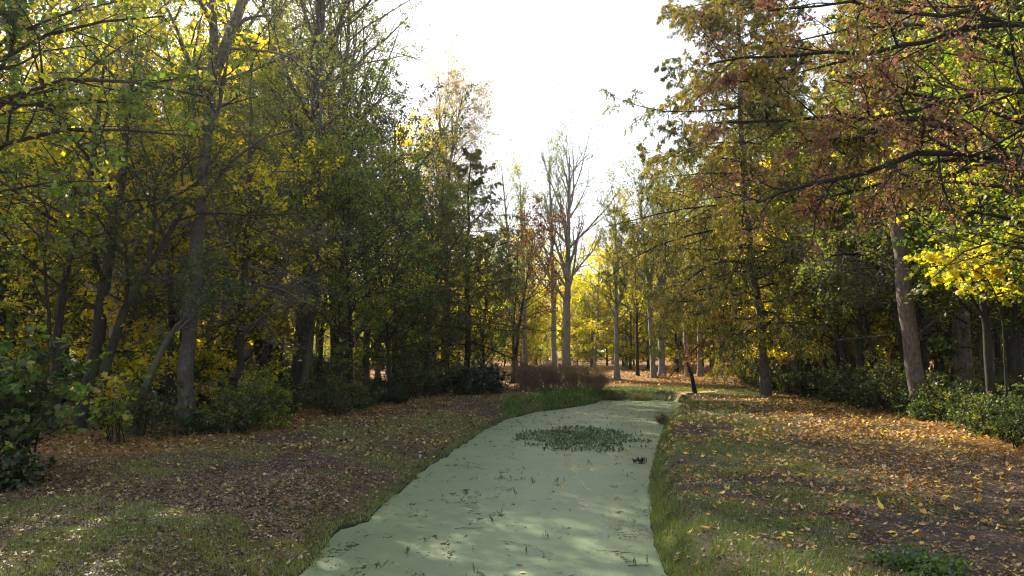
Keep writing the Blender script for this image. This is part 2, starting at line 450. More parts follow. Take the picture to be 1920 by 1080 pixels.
def cover(X, Y, sd):
    """how much grass and how much fallen leaf lies at a place, 0..1 each"""
    P = np.stack([X, Y], -1)
    nl = left_x(Y); nr = right_x(Y)
    wood = np.clip(np.maximum(sstep(-1.5, 0.8, nl - X), sstep(-1.5, .8, X - nr)), 0, 1)
    far = sstep(42, 46, Y)
    P2 = P * np.array([1, 0.55])
    g = sstep(0.44, 0.62, fbm(P2, 2.2, 77, 5) * .75 + fbm(P, .45, 21, 3) * .25 + .02) * (.3 + .7 * sstep(.35, .6, fbm(P, .35, 41, 2)))
    edge = (sd < 0.55) & (X > 0)
    g = np.maximum(g, sstep(0.65, 0.1, sd) * np.where(X > 0, 1.0, 0.55))
    g = np.where(X < 1, np.clip(g * 1.15 + .16 * sstep(.35, .55, fbm(P, .9, 14, 3)), 0, 1), g)
    g = g * np.where(X > 0, 1 - 0.75 * sstep(2.0, 4.5, sd) * (Y < 24), 1.0)
    farbank = sstep(27, 33, Y) * (X > 3) ; g = np.maximum(g, farbank * sstep(0.3, 0.45, fbm(P2, 4, 12, 2) + 0.06))
    g = g * (1 - wood) * (1 - far * 0.75)
    lv = 0.5 + 0.5 * sstep(0.35, 0.6, fbm(P, 1.8, 55, 3))
    lv = lv * np.where(X > 0, 0.45 + 0.55 * sstep(0.5, 4.5, sd), 0.95)
    lv = lv * (1 - .8 * farbank * g)
    lv = np.maximum(lv, wood * 0.95); lv = np.maximum(lv, far * 0.9)
    lv = lv * sstep(-0.1, 0.35, sd)
    return np.clip(g, 0, 1), np.clip(lv, 0, 1), wood

gG, gL, gW = cover(GX, GY, SD)
cols = np.zeros((GX.size, 3), np.float32); cols[:, 0] = gG.ravel(); cols[:, 1] = np.maximum(gL * np.where(gW > .5, 1, .6), sstep(40, 46, GY) * 0.95).ravel()
cols[:, 2] = np.maximum(gW, sstep(40, 46, GY)).ravel()
nyy, nxx = GX.shape
ii = (np.arange(nyy - 1)[:, None] * nxx + np.arange(nxx - 1)[None]).ravel()
gf = np.stack([ii, ii + 1, ii + nxx + 1, ii + nxx], -1)

def ground_mat():
    m, N, L = new_mat('woodland_soil')
    out = N.new('ShaderNodeOutputMaterial'); b = N.new('ShaderNodeBsdfPrincipled')
    tc = N.new('ShaderNodeTexCoord'); a = N.new('ShaderNodeAttribute'); a.attribute_name = 'tint'
    sp = N.new('ShaderNodeSeparateColor'); L.new(a.outputs['Color'], sp.inputs[0])
    def noise(s, d=6, r=.65):
        n = N.new('ShaderNodeTexNoise'); n.inputs['Scale'].default_value = s; n.inputs['Detail'].default_value = d; n.inputs['Roughness'].default_value = r
        L.new(tc.outputs['Object'], n.inputs[0]); return n.outputs['Fac']
    def ramp(f, els):
        r = N.new('ShaderNodeValToRGB'); cr = r.color_ramp
        while len(cr.elements) < len(els): cr.elements.new(0.5)
        for e, (p, c) in zip(cr.elements, els): e.position = p; e.color = (*c, 1)
        L.new(f, r.inputs[0]); return r.outputs[0]
    def mix(f, A, B):
        x = N.new('ShaderNodeMix'); x.data_type = 'RGBA'; L.new(f, x.inputs['Factor'])
        for s_, v in (('A', A), ('B', B)):
            if isinstance(v, tuple): x.inputs[s_].default_value = (*v, 1)
            else: L.new(v, x.inputs[s_])
        return x.outputs['Result']
    def math_(op, A, B=None):
        x = N.new('ShaderNodeMath'); x.operation = op; x.use_clamp = True
        for i, v in enumerate((A, B)):
            if v is None: continue
            if isinstance(v, (int, float)): x.inputs[i].default_value = v
            else: L.new(v, x.inputs[i])
        return x.outputs[0]
    soil = ramp(noise(3), [(0.3, (.022, .016, .014)), (0.55, (.05, .037, .03)), (0.75, (.085, .062, .048))])
    litter_n = N.new('ShaderNodeTexVoronoi'); litter_n.inputs['Scale'].default_value = 19; L.new(tc.outputs['Object'], litter_n.inputs[0])
    lsep = N.new('ShaderNodeSeparateColor'); L.new(litter_n.outputs['Color'], lsep.inputs[0])
    lit = ramp(lsep.outputs[0], [(0.0, (.04, .022, .012)), (0.35, (.09, .05, .022)), (0.7, (.16, .09, .035)), (1.0, (.26, .15, .06))])
    c = mix(math_('MULTIPLY', math_('GREATER_THAN', math_('ADD', math_('MULTIPLY', sp.outputs[1], .8), math_('MULTIPLY', lsep.outputs[1], .6)), 0.74), 0.8), soil, lit)
    floor_ = ramp(noise(2.5), [(0.3, (.10, .045, .016)), (0.55, (.2, .095, .028)), (0.75, (.3, .16, .045))])
    c = mix(math_('MULTIPLY', sp.outputs[2], 0.7), c, floor_)
    gr = ramp(noise(9), [(0.3, (.03, .045, .01)), (0.55, (.065, .095, .017)), (0.8, (.12, .13, .03))])
    c = mix(math_('MULTIPLY', sp.outputs[0], math_('ADD', noise(30, 3), 0.15)), c, gr)
    sz = N.new('ShaderNodeSeparateXYZ'); L.new(tc.outputs['Object'], sz.inputs[0])
    wet = N.new('ShaderNodeMapRange'); wet.inputs['From Min'].default_value = .10; wet.inputs['From Max'].default_value = .0; L.new(sz.outputs[2], wet.inputs['Value'])
    c = mix(wet.outputs[0], c, (.014, .012, .009))
    L.new(c, b.inputs['Base Color']); b.inputs['Roughness'].default_value = 0.95; b.inputs['Specular IOR Level'].default_value = 0.15
    bp = N.new('ShaderNodeBump'); bp.inputs['Strength'].default_value = 1.0; bp.inputs['Distance'].default_value = 0.04
    L.new(noise(14, 8, .75), bp.inputs['Height']); L.new(bp.outputs[0], b.inputs['Normal'])
    L.new(b.outputs[0], out.inputs[0]); return m

gob = link('ground', mesh_from('ground', np.stack([GX.ravel(), GY.ravel(), GZ.ravel()], -1), gf, ground_mat(), cols, True), kind='structure')
gob['label'] = 'woodland ground of dark soil, grass and leaf litter on both banks of the stream'

# water with its skin of duckweed
def water_mat():
    m, N, L = new_mat('duckweed_on_water')
    out = N.new('ShaderNodeOutputMaterial'); tc = N.new('ShaderNodeTexCoord')
    def noise(s, d=5, r=.6, sc=(1, 1, 1), loc=(0, 0, 0)):
        mp = N.new('ShaderNodeMapping'); mp.inputs['Scale'].default_value = sc; mp.inputs['Location'].default_value = loc
        L.new(tc.outputs['Object'], mp.inputs[0])
        n = N.new('ShaderNodeTexNoise'); n.inputs['Scale'].default_value = s; n.inputs['Detail'].default_value = d; n.inputs['Roughness'].default_value = r
        L.new(mp.outputs[0], n.inputs[0]); return n.outputs['Fac']
    def ramp(f, els):
        r = N.new('ShaderNodeValToRGB'); cr = r.color_ramp
        while len(cr.elements) < len(els): cr.elements.new(0.5)
        for e, (p, c) in zip(cr.elements, els): e.position = p; e.color = (*c, 1)
        L.new(f, r.inputs[0]); return r.outputs[0]
    def M_(op, A, B):
        x = N.new('ShaderNodeMath'); x.operation = op; x.use_clamp = True
        for i, v in enumerate((A, B)):
            if isinstance(v, (int, float)): x.inputs[i].default_value = v
            else: L.new(v, x.inputs[i])
        return x.outputs[0]
    weed = N.new('ShaderNodeBsdfPrincipled')
    base = ramp(noise(0.7, 6, .6), [(0.3, (.072, .108, .044)), (0.5, (.094, .132, .056)), (0.7, (.12, .154, .068))])
    v = N.new('ShaderNodeTexVoronoi'); v.inputs['Scale'].default_value = 75; L.new(tc.outputs['Object'], v.inputs[0])
    vs = N.new('ShaderNodeSeparateColor'); L.new(v.outputs['Color'], vs.inputs[0])
    hs = N.new('ShaderNodeHueSaturation'); L.new(base, hs.inputs['Color'])
    mr = N.new('ShaderNodeMapRange'); mr.inputs['To Min'].default_value = 0.72; mr.inputs['To Max'].default_value = 1.28
    L.new(M_('ADD', M_('MULTIPLY', vs.outputs[0], .5), M_('MULTIPLY', noise(7, 8, .8), .5)), mr.inputs['Value']); L.new(mr.outputs[0], hs.inputs['Value'])
    L.new(hs.outputs[0], weed.inputs['Base Color']); weed.inputs['Roughness'].default_value = 0.5; weed.inputs['Specular IOR Level'].default_value = 0.45
    wt = N.new('ShaderNodeBsdfPrincipled'); wt.inputs['Base Color'].default_value = (.012, .014, .009, 1); wt.inputs['Roughness'].default_value = 0.08
    # dark gaps: streaky, mostly toward the left shore
    gap = M_('GREATER_THAN', noise(2.6, 9, .75, (1, .45, 1), (3, 1, 0)), 0.60)
    sx = N.new('ShaderNodeSeparateXYZ'); L.new(tc.outputs['Object'], sx.inputs[0])
    gap2 = M_('MULTIPLY', M_('GREATER_THAN', noise(1.1, 10, .8, (1, .5, 1), (9, 4, 0)), 0.56), M_('GREATER_THAN', noise(9, 6, .8), 0.53))
    g = M_('MAXIMUM', gap, gap2)
    mx = N.new('ShaderNodeMixShader'); L.new(M_('MULTIPLY', g, 0.8), mx.inputs[0]); L.new(weed.outputs[0], mx.inputs[1]); L.new(wt.outputs[0], mx.inputs[2])
    bp = N.new('ShaderNodeBump'); bp.inputs['Strength'].default_value = 0.35; bp.inputs['Distance'].default_value = 0.01
    L.new(noise(60, 3), bp.inputs['Height']); L.new(bp.outputs[0], weed.inputs['Normal'])
    L.new(mx.outputs[0], out.inputs[0]); return m
wx = np.linspace(-9, 12, 60); wy = np.linspace(-9.5, 45, 140); WX, WY = np.meshgrid(wx, wy)
ii = (np.arange(139)[:, None] * 60 + np.arange(59)[None]).ravel()
wat = link('stream', mesh_from('stream', np.stack([WX.ravel(), WY.ravel(), np.zeros(WX.size)], -1), np.stack([ii, ii + 1, ii + 61, ii + 60], -1), water_mat(), None, True), kind='structure')
wat['label'] = 'still woodland stream skinned over with pale green duckweed'

# leaf strewn path that crosses behind the end of the stream
def path_obj():
    c = [ground(1250, 742, .3)[:2], ground(1300, 737, .4)[:2], ground(1370, 733, .42)[:2], (15, 42.5), (22, 44), (34, 46)]
    c = np.array(c); d = np.concatenate([[0], np.cumsum(np.hypot(*np.diff(c, axis=0).T))]); t = np.linspace(0, d[-1], 70)
    P = np.stack([np.interp(t, d, c[:, 0]), np.interp(t, d, c[:, 1])], -1)
    T = np.gradient(P, axis=0); T = T / np.linalg.norm(T, axis=1, keepdims=True); Nn = np.stack([-T[:, 1], T[:, 0]], -1)
    V = []
    for s_ in np.linspace(-1, 1, 9):
        q = P + Nn * (s_ * (0.6 + 0.12 * np.sin(t * 1.7 + s_))[:, None])
        V.append(np.stack([q[:, 0], q[:, 1], height(q[:, 0], q[:, 1]) + 0.012], -1))
    V = np.stack(V, 1).reshape(-1, 3); i = (np.arange(69)[:, None] * 9 + np.arange(8)[None]).ravel()
    m, N, L = new_mat('leaf_strewn_path')
    out = N.new('ShaderNodeOutputMaterial'); b = N.new('ShaderNodeBsdfPrincipled'); tc = N.new('ShaderNodeTexCoord')
    n = N.new('ShaderNodeTexNoise'); n.inputs['Scale'].default_value = 9; n.inputs['Detail'].default_value = 6; L.new(tc.outputs['Object'], n.inputs[0])
    r = N.new('ShaderNodeValToRGB'); r.color_ramp.elements[0].position = .35; r.color_ramp.elements[0].color = (.2, .14, .05, 1); r.color_ramp.elements[1].position = .7; r.color_ramp.elements[1].color = (.46, .34, .12, 1)  # dry-leaf tones brightened, so part of the sunlight is in the colour
    L.new(n.outputs['Fac'], r.inputs[0]); L.new(r.outputs[0], b.inputs['Base Color']); b.inputs['Roughness'].default_value = .95; L.new(b.outputs[0], out.inputs[0])
    o = link('path', mesh_from('path', V, np.stack([i, i + 9, i + 10, i + 1], -1), m, None, True), kind='structure')
    o['label'] = 'sunlit leaf strewn footpath curving round the end of the stream'
path_obj()

# ------------------------------------------------------------------ hero trees
GZL = lambda x, y: (x, y, H1(x, y))
def base_at(px, Y, extra=0):
    x = at(px, 700, Y)[0]; return np.array([x, Y, H1(x, Y)])

LAND = []    # (x, y, phrase) landmarks used to tell the wood's other trees apart
def hero(phrase, loc): LAND.append((loc[0], loc[1], phrase))

HORN = dict(cb=0.28, n1=24, L1=0.34, a1=lambda t: 78 - 30 * t, trop1=0.03, n2=8, L2=0.42, n3=5, flat=0.35, nl=8, lsize=0.10, up=0.7, jit=0.08)
TALL = dict(cb=0.35, n1=30, L1=0.22, a1=lambda t: 60 - 25 * t, trop1=0.08, n2=8, L2=0.45, n3=4, nl=9, lsize=0.115)

# thick flaky-barked tree on the left
b = base_at(345, 20.5)
sp = [b - [0, 0, .2], at(352, 690, 20.5), at(362, 560, 20.5), at(373, 420, 20.6), at(385, 280, 20.8), at(398, 165, 21), at(404, 90, 21.2), at(392, -40, 21.4), at(400, -330, 22)]
make_tree('tall_tree', 'thick flaky grey-barked tree on the left bank edge, forking high up into two stems', 'tree', b, 11, r0=0.215, cb=0.42, n1=16, L1=0.24,
          spine=sp, bark=B_BIRCH, twigbark=B_DARK, pal=G_YG, nl=7, lsize=0.10, limbs=True, n2=8, n3=5, lf=.62, a1=lambda t: 65 - 20 * t, K0=22, top=.22, flare=.5, sides=14, wob0=.05,
          extra=[([at(402, 140, 21.1), at(430, 70, 21), at(452, 20, 21), at(475, -60, 20.8), at(500, -250, 20.5)], .17),
                 ([at(384, 300, 20.8), at(350, 180, 21.5), at(372, 60, 22), at(390, -10, 22)], .06),
                 ([at(425, 90, 21), at(500, 95, 20), at(560, 110, 19), at(600, 140, 19)], .05),
                 ([at(398, 170, 21), at(330, 120, 21), at(285, 150, 22), at(260, 230, 22)], .06),
                 ([at(378, 380, 20.6), at(440, 290, 20), at(500, 250, 19.5), at(560, 240, 19)], .06)])
hero('the thick forked tree', b)

# dark slender trees of the left wood edge
b = base_at(104, 19); sp = [b - [0, 0, .2], at(106, 640, 19), at(112, 540, 19), at(140, 430, 19), at(160, 380, 19.2), at(178, 300, 19.4), at(186, 230, 19.5), at(200, 60, 20)]
make_tree('understory_tree', 'black slender tree furthest from the stream on the left bank, bending right as it rises', 'tree', b, 12, r0=0.115, spine=sp, bark=B_MOSS, pal=G_YG, limbs=True,
          **{**HORN, 'n1': 14, 'nl': 8, 'L1': .3}, extra=[([at(104, 600, 19), at(120, 480, 19.2), at(160, 410, 19.4), at(182, 310, 19.6), at(190, 200, 19.8)], .07), ([at(105, 690, 19), at(85, 600, 18.5), at(80, 540, 18.5), at(95, 380, 18)], .06)])
hero('the black slender tree', b)
b = base_at(160, 20); sp = [b - [0, 0, .2], at(172, 690, 20), at(190, 590, 20), at(203, 480, 20), at(215, 400, 20.2), at(230, 330, 20.4), at(236, 260, 20.5), at(250, 60, 21)]
make_tree('understory_tree', 'dark upright tree with a stout trunk joined at the foot to a leaning one', 'tree', b, 13, r0=0.2, spine=sp, bark=B_MOSS, pal=G_YG, limbs=True, **{**HORN, 'n1': 16})
hero('the stout dark trunk', b)
b = base_at(182, 19.6); sp = [b - [0, 0, .2], at(192, 700, 19.6), at(205, 670, 19.6), at(222, 600, 19.6), at(250, 540, 19.7), at(300, 470, 19.8), at(340, 400, 20), at(380, 330, 20.2), at(420, 270, 20.4)]
make_tree('understory_tree', 'dark tree leaning strongly right across the gap before the thick flaky-barked tree', 'tree', b, 14, r0=0.15, spine=sp, bark=B_MOSS, pal=G_GREEN, limbs=True, **{**HORN, 'n1': 12, 'L1': .4},
          extra=[([at(280, 500, 19.7), at(285, 430, 19.6), at(295, 370, 19.6), at(300, 340, 19.6), at(272, 290, 19.4), at(262, 260, 19.3)], .07), ([at(298, 345, 19.6), at(330, 320, 19.6), at(360, 300, 19.6), at(400, 280, 19.4)], .045)])
b = base_at(262, 18.5); sp = [b - [0, 0, .2], at(268, 740, 18.5), at(285, 690, 18.6), at(305, 650, 18.8), at(335, 605, 19), at(362, 575, 19.3), at(400, 540, 19.5)]
make_tree('leaning_stem', 'pale greenish leaning stem curving up behind the thick flaky-barked trunk', 'tree', b, 15, r0=0.12, spine=sp, bark=B_GREY, pal=G_GREEN, cb=.55, n1=8, L1=.4, n2=6, n3=4, nl=3, flat=.4)
b = base_at(300, 27); sp = [b - [0, 0, .2], at(302, 640, 27), at(294, 560, 27), at(292, 470, 27), at(290, 380, 27), at(292, 200, 27)]
make_tree('understory_tree', 'thin dark upright tree seen just left of the thick flaky-barked trunk', 'tree', b, 16, r0=0.11, spine=sp, bark=B_DARK, pal=G_YG, **HORN)
b = base_at(560, 27); sp = [b - [0, 0, .2], at(572, 700, 27), at(583, 610, 27), at(595, 520, 27), at(600, 430, 27), at(598, 300, 27.5), at(602, 150, 28)]
make_tree('grey_tree', 'grey-trunked tree with a slight bend standing behind the low yellow-green bush', 'tree', b, 17, r0=0.19, spine=sp, bark=B_GREY, pal=G_YG, limbs=True, **{**HORN, 'cb': .35, 'n1': 16})
hero('the bent grey trunk', b)
for k, (px, Y, lab) in enumerate([(490, 33, 'left one of three dark trunks close together behind the dead twiggy tree'), (508, 34, 'middle one of three dark trunks close together behind the dead twiggy tree'), (527, 33.5, 'right one of three dark trunks close together behind the dead twiggy tree')]):
    b = base_at(px, Y); sp = [b - [0, 0, .2], at(px - 8 + 3 * k, 600, Y), at(px - 16 + 5 * k, 480, Y), at(px - 20 + 6 * k, 200, Y + 1)]
    make_tree('understory_tree', lab, 'tree', b, 18 + k, r0=0.2, spine=sp, bark=B_DARK, pal=G_YG, **{**HORN, 'cb': .5, 'n1': 14}, group='three dark trunks close together')

# dead twiggy conifer, its grey branches swept down
b = base_at(452, 22.5)
make_tree('dead_conifer', 'dead conifer with a mass of bare grey twigs hanging over the left bank', 'tree', b, 30, H=11, r0=0.13, cb=0.22, n1=46, L1=0.36, prof=prof_cone, a1=lambda t: 92 - 25 * t,
          tropk1=[.06, 0, -.05, -.08, -.02, .05], n2=14, L2=0.34, a2=55, trop2=-.12, n3=8, L3=.45, trop3=-.12, flat=.4, nl=2, lsize=.05, pal=G_OLIVE, bark=B_DARK, twigbark=B_TWIG, lean=(.02, 0))
hero('the dead twiggy conifer', b)
# big green tree whose crown stands over the left wood
def TC(px, Y, seed, H, lab, pal, **k):
    b = base_at(px, Y); d = dict(TALL); d.update(k)
    t = make_tree('broadleaf_tree', lab, 'tree', b, seed, H=H, r0=H * 0.014, bark=B_GREY, pal=pal, **d); return b
b = TC(650, 38, 31, 21.5, 'tall leafy green tree whose crown bulges over the left wood towards the open sky', G_GREEN, cb=.2, n1=36, L1=.27, nl=9, n2=9)
hero('the tall green tree', b)
b = TC(560, 30, 32, 23, 'tall slender tree with a loose yellow-green crown right of the forked trunk', G_YG + G_GOLD, cb=.3, n1=38, L1=.24, lsize=.095, lf=.85, nl=9); hero('the loose golden tree', b)
TC(500, 38, 61, 27, 'very tall thin-crowned yellowing tree behind the forked trunk', G_YG, cb=.45, n1=38, L1=.2, lsize=.12, nl=9)
TC(630, 46, 62, 25.5, 'very tall golden-green tree behind the bent grey trunk, topmost on the left', G_GOLD + G_YG, cb=.4, n1=38, L1=.2, lsize=.13, nl=9)
TC(430, 33, 63, 25, 'tall thin yellow-green tree whose top shows right beside the forked trunk', G_YG, cb=.5, n1=34, L1=.2, lsize=.11, nl=9)
b = TC(690, 33, 33, 12.5, 'mid-height tree with dense green and ochre leaves at the left wood edge', G_GREEN, cb=.15, n1=30, L1=.34, nl=9); hero('the ochre tree', b)
b = TC(745, 40, 34, 14.5, 'dark small-leaved oak whose branch tips stick out against the white sky', G_DKGREEN, cb=.25, n1=26, L1=.33, nl=9, lsize=.13); hero('the dark oak', b)
b = TC(640, 28, 35, 8.5, 'low spreading yellow-leaved tree in front of the green wood edge on the left', G_YG, cb=.1, n1=30, L1=.42, nl=9, flat=.4)
b = TC(760, 36, 36, 9, 'short bushy olive tree beside the dark evergreen bush', G_OLIVE, cb=.08, n1=34, L1=.38, nl=9)

# birch and larches in the centre left
b = base_at(838, 46)
sp = [b - [0, 0, .2], at(838, 560, 46), at(836, 440, 46), at(840, 330, 46), at(852, 250, 46), at(868, 180, 46.5)]
make_tree('birch_tree', 'tall wispy birch with pinkish drooping twigs, highest crown left of the open sky', 'tree', b, 40, r0=.2, spine=sp, cb=.42, n1=38, L1=.21, prof=prof_round, a1=lambda t: 50 - 18 * t, trop1=.03, n2=9, L2=.5, trop2=-.1, n3=7, L3=.8, trop3=-.35,
          nl=9, lsize=.085, pal=G_PINK, bark=B_DARK, twigbark=B_PINK, lf=.85, minr=.006, K3=4); hero('the wispy birch', b)
LAR = dict(prof=prof_cone, cb=.18, n1=60, L1=.27, a1=lambda t: 98 - 30 * t, tropk1=[-.02, -.05, -.02, .04, .1, .1], n2=14, L2=.3, a2=60, trop2=-.15, n3=7, L3=.5, trop3=-.5, flat=.35,
           nl=13, lsize=.11, aspect=.28, jit=.03, lmat=M_NEEDLE, leafdir=True, K3=4, tn2=.12, wob1=.09, bare3=True, r1s=.32)
b = base_at(874, 42)
make_tree('larch_tree', 'dark-limbed larch with drooping needled boughs standing right of the birch trunk', 'tree', b, 41, H=13.4, r0=.2, top=.06, bark=B_DARK, pal=G_OLIVE[1:] + G_GOLD[:2], **{**LAR, 'L1': .37, 'n1': 60, 'n2': 15, 'lsize': .10, 'nl': 11}, limbs=False, lean=(.03, 0)); hero('the dark larch', b)
b = base_at(800, 43)
make_tree('larch_tree', 'shorter larch with arching olive boughs left of the birch trunk', 'tree', b, 42, H=8.5, r0=.16, bark=B_DARK, pal=G_OLIVE, **{**LAR, 'L1': .46, 'n1': 40, 'n2': 13})
TC(800, 38.5, 37, 9.5, 'bushy dark olive tree filling the wood edge left of the birch', G_OLIVE + G_GREEN, cb=.05, n1=38, L1=.36, nl=9, lsize=.12)
TC(905, 44, 38, 7.5, 'low dark green tree behind the second near-black bush', G_GREEN, cb=.05, n1=34, L1=.4, nl=9, lsize=.12)
# crimson small tree
b = base_at(960, 48); sp = [b - [0, 0, .2], at(975, 600, 48), at(985, 540, 48), at(992, 500, 48), at(1000, 440, 48)]
make_tree('maple_tree', 'small crimson-leaved tree with twin dark stems in front of the bare lime', 'tree', b, 43, r0=.13, spine=sp, cb=.35, n1=24, L1=.34, n2=7, n3=5, nl=8, lsize=.12, pal=G_RED, bark=B_DARK,
          extra=[([base_at(965, 48), at(960, 600, 48), at(975, 520, 48), at(970, 460, 48)], .1)]); hero('the crimson tree', b)
# bare limes
LIME = dict(prof=prof_fan, a1=lambda t: 48 - 22 * t, trop1=.1, n2=8, L2=.5, a2=35, trop2=.08, n3=4, L3=.65, trop3=.04, minr=.007, bark=B_LIME, twigbark=B_PINK, a3=32)
LIMEP = {1062: 'the broad bare lime', 1040: 'the narrow bare lime', 985: 'the grey bare tree', 968: 'the bare-topped tree', 1157: 'the lone pale trunk', 1196: 'the thin dark stem', 1226: 'the pair of pale trunks', 1241: 'the pair of pale trunks', 1290: 'the patched trunk', 1313: 'the grey path trunk', 1356: 'the slim pale trunks', 1376: 'the slim pale trunks'}
def lime(px, Y, toppx, toppy, seed, r, lab, **k):
    b = base_at(px, Y); sp = [b - [0, 0, .2], at(px + (toppx - px) * .3, 560, Y), at(px + (toppx - px) * .6, 430, Y), at(toppx, toppy + 10, Y)]
    d = dict(LIME, cb=.3, n1=26, L1=.36, nl=7, lsize=.1, pal=G_YG, lf=.65); d.update(k)
    make_tree('lime_tree', lab, 'tree', b, seed, r0=r, spine=sp, limbs=True, **d); hero(LIMEP.get(px, 'the pale lone trunk'), b)
    return b
lime(1062, 56, 1068, 285, 50, .33, 'broad nearly leafless lime with a pale grey trunk and a fan of bare boughs')
lime(1040, 57, 1030, 290, 51, .22, 'narrow bare lime leaning away to the left of the broad fan-shaped one', L1=.24, n1=20)
lime(985, 58, 975, 330, 52, .24, 'nearly bare grey tree between the crimson tree and the larch', L1=.24, n1=22)
lime(968, 62, 940, 300, 53, .2, 'thin bare-topped tree just behind the top of the larch', L1=.22, n1=20)
b = lime(1157, 52, 1152, 372, 54, .19, 'straight pale-trunked tree standing alone on the orange leaf litter', cb=.3, L1=.26, nl=7, pal=G_GOLD, lf=.7, n1=26)
lime(1196, 57, 1185, 400, 55, .13, 'thin dark-stemmed tree between the lone pale trunk and the pair of trunks', bark=B_DARK, nl=8, pal=G_YELLOW, lf=.8, L1=.3)
lime(1226, 53, 1196, 345, 56, .19, 'left trunk of a close pair of pale trees, leaning slightly left', nl=7, lf=.75, pal=G_YG, n1=30)
lime(1241, 53, 1240, 350, 57, .24, 'right and thicker trunk of a close pair of pale trees', nl=7, lf=.75, pal=G_GOLD, n1=30)
lime(1290, 56, 1262, 380, 58, .2, 'pale-patched trunk leaning left behind the broken orange bough', nl=8, lf=.8, pal=G_YG)
lime(1313, 56, 1310, 380, 59, .2, 'grey trunk standing right of the pale-patched leaning one', nl=8, lf=.8, pal=G_YG)
lime(1356, 60, 1356, 390, 60, .17, 'slim pale straight trunk right of the path', nl=8, lf=.9, pal=G_YG)
lime(1376, 62, 1380, 390, 61, .1, 'thinnest pale straight trunk right of the path', nl=8, lf=.9, pal=G_YG)

# big larch on the right
b = base_at(1435, 34.5)
make_tree('larch_tree', 'large golden larch beyond the right bank, its long boughs reaching out into the sky', 'tree', b, 70, H=24, r0=.2, bark=B_LARCH, twigbark=B_DARK, pal=G_OLIVE + G_GOLD,
          **{**LAR, 'cb': .12, 'L1': .27, 'n1': 104, 'n2': 18, 'nl': 14, 'lsize': .15}, limbs=False,
          extra=[([at(1420, 200, 34), at(1330, 205, 33), at(1250, 215, 32), at(1200, 205, 31.5), at(1150, 182, 31)], .055),
                 ([at(1420, 380, 34), at(1330, 385, 33), at(1250, 392, 32), at(1190, 415, 31.5), at(1135, 425, 31)], .06),
                 ([at(1430, 20, 34), at(1360, 0, 33), at(1300, 10, 32), at(1245, 25, 31.5)], .055),
                 ([at(1425, 330, 34), at(1350, 320, 33), at(1270, 330, 32), at(1215, 335, 31.5)], .05),
                 ([at(1425, 120, 34), at(1370, 110, 33), at(1320, 150, 32), at(1260, 190, 31.5)], .045),
                 ([at(1428, 430, 34.4), at(1340, 425, 33.6), at(1250, 450, 33), at(1180, 480, 32.6), at(1140, 520, 32.3)], .06),
                 ([at(1430, 560, 34.4), at(1350, 525, 33.6), at(1280, 545, 33), at(1240, 590, 32.6), at(1225, 640, 32.3)], .055),
                 ([at(1428, 270, 34.4), at(1350, 262, 33.6), at(1290, 275, 33), at(1235, 300, 32.6), at(1210, 320, 32.3)], .05),
                 ([at(1425, 500, 34.4), at(1380, 480, 33.6), at(1300, 495, 33), at(1270, 550, 32.6), at(1240, 600, 32.3)], .09)])
hero('the largest larch', b)
# low sweeping bough of orange dead needles
make_tree('broken_bough', 'broken orange-brown larch bough slanting down to the ground near the path', 'branch', at(1395, 560, 37), 73, r0=.09, cb=.05, n1=30, L1=.16, a1=60, prof=prof_round, n2=8, L2=.4, trop1=-.1, n3=0, nl=10, lsize=.09, aspect=.3, jit=.05, pal=G_ORANGE, lmat=M_NEEDLE, bark=B_DARK,
          spine=[at(1400, 570, 37), at(1360, 605, 36.6), at(1310, 645, 36.3), at(1280, 680, 36), at(1248, 712, 35.8)], flare=0)
b = base_at(1303, 38); sp = [b - [0, 0, .2], at(1296, 700, 38), at(1284, 670, 38), at(1276, 640, 38)]
make_tree('stump_stem', 'short black leaning dead stem by the sunlit path', 'dead stem', b, 74, r0=.11, spine=sp, cb=.4, n1=5, L1=.3, n2=3, n3=0, nl=0, bark=B_DARK, top=.5)

# right wood: brown trunk and neighbours
b = base_at(1722, 23); sp = [b - [0, 0, .2], at(1716, 690, 23), at(1700, 590, 23), at(1690, 480, 23.2), at(1674, 400, 23.4), at(1664, 330, 23.6), at(1655, 180, 24), at(1650, -100, 25)]
make_tree('pine_like_tree', 'thick brown-grey bare trunk rising from the brambles on the right, leaning slightly left', 'tree', b, 80, r0=.26, spine=sp, bark=B_LARCH, twigbark=B_DARK, pal=G_GOLD, cb=.5, n1=36, L1=.22, prof=prof_cone, a1=lambda t: 90 - 30 * t, n2=11, L2=.35, n3=5, L3=.5, trop3=-.4, bare3=True, nl=9, lsize=.09, aspect=.35, lmat=M_NEEDLE, flat=.4, K0=20, sides=14, top=.3, flare=.15, wob0=.05)
hero('the thick brown trunk', b)
b = base_at(1808, 27); sp = [b - [0, 0, .2], at(1804, 620, 27), at(1792, 520, 27), at(1785, 400, 27), at(1780, 200, 27.5), at(1778, -50, 28)]
make_tree('pine_like_tree', 'shaded brown trunk behind the bright yellow maple spray on the right', 'tree', b, 81, r0=.33, spine=sp, bark=B_LARCH, pal=G_GOLD, cb=.5, n1=30, L1=.22, n2=10, n3=6, nl=6, lsize=.1, K0=18, top=.3); hero('the shaded brown trunk', b)
b = base_at(1856, 19); sp = [b - [0, 0, .2], at(1852, 640, 19), at(1842, 560, 19), at(1838, 480, 19), at(1842, 380, 19), at(1850, 200, 19.5)]
make_tree('maple_tree', 'thin black-stemmed yellow maple at the far right of the wood edge', 'tree', b, 82, r0=.12, spine=sp, bark=B_MOSS, pal=G_YELLOW, cb=.3, n1=16, L1=.34, n2=7, n3=4, nl=5, lsize=.17, lobed=True, limbs=True, up=.6, down=.4, flat=.4); hero('the thin yellow maple', b)
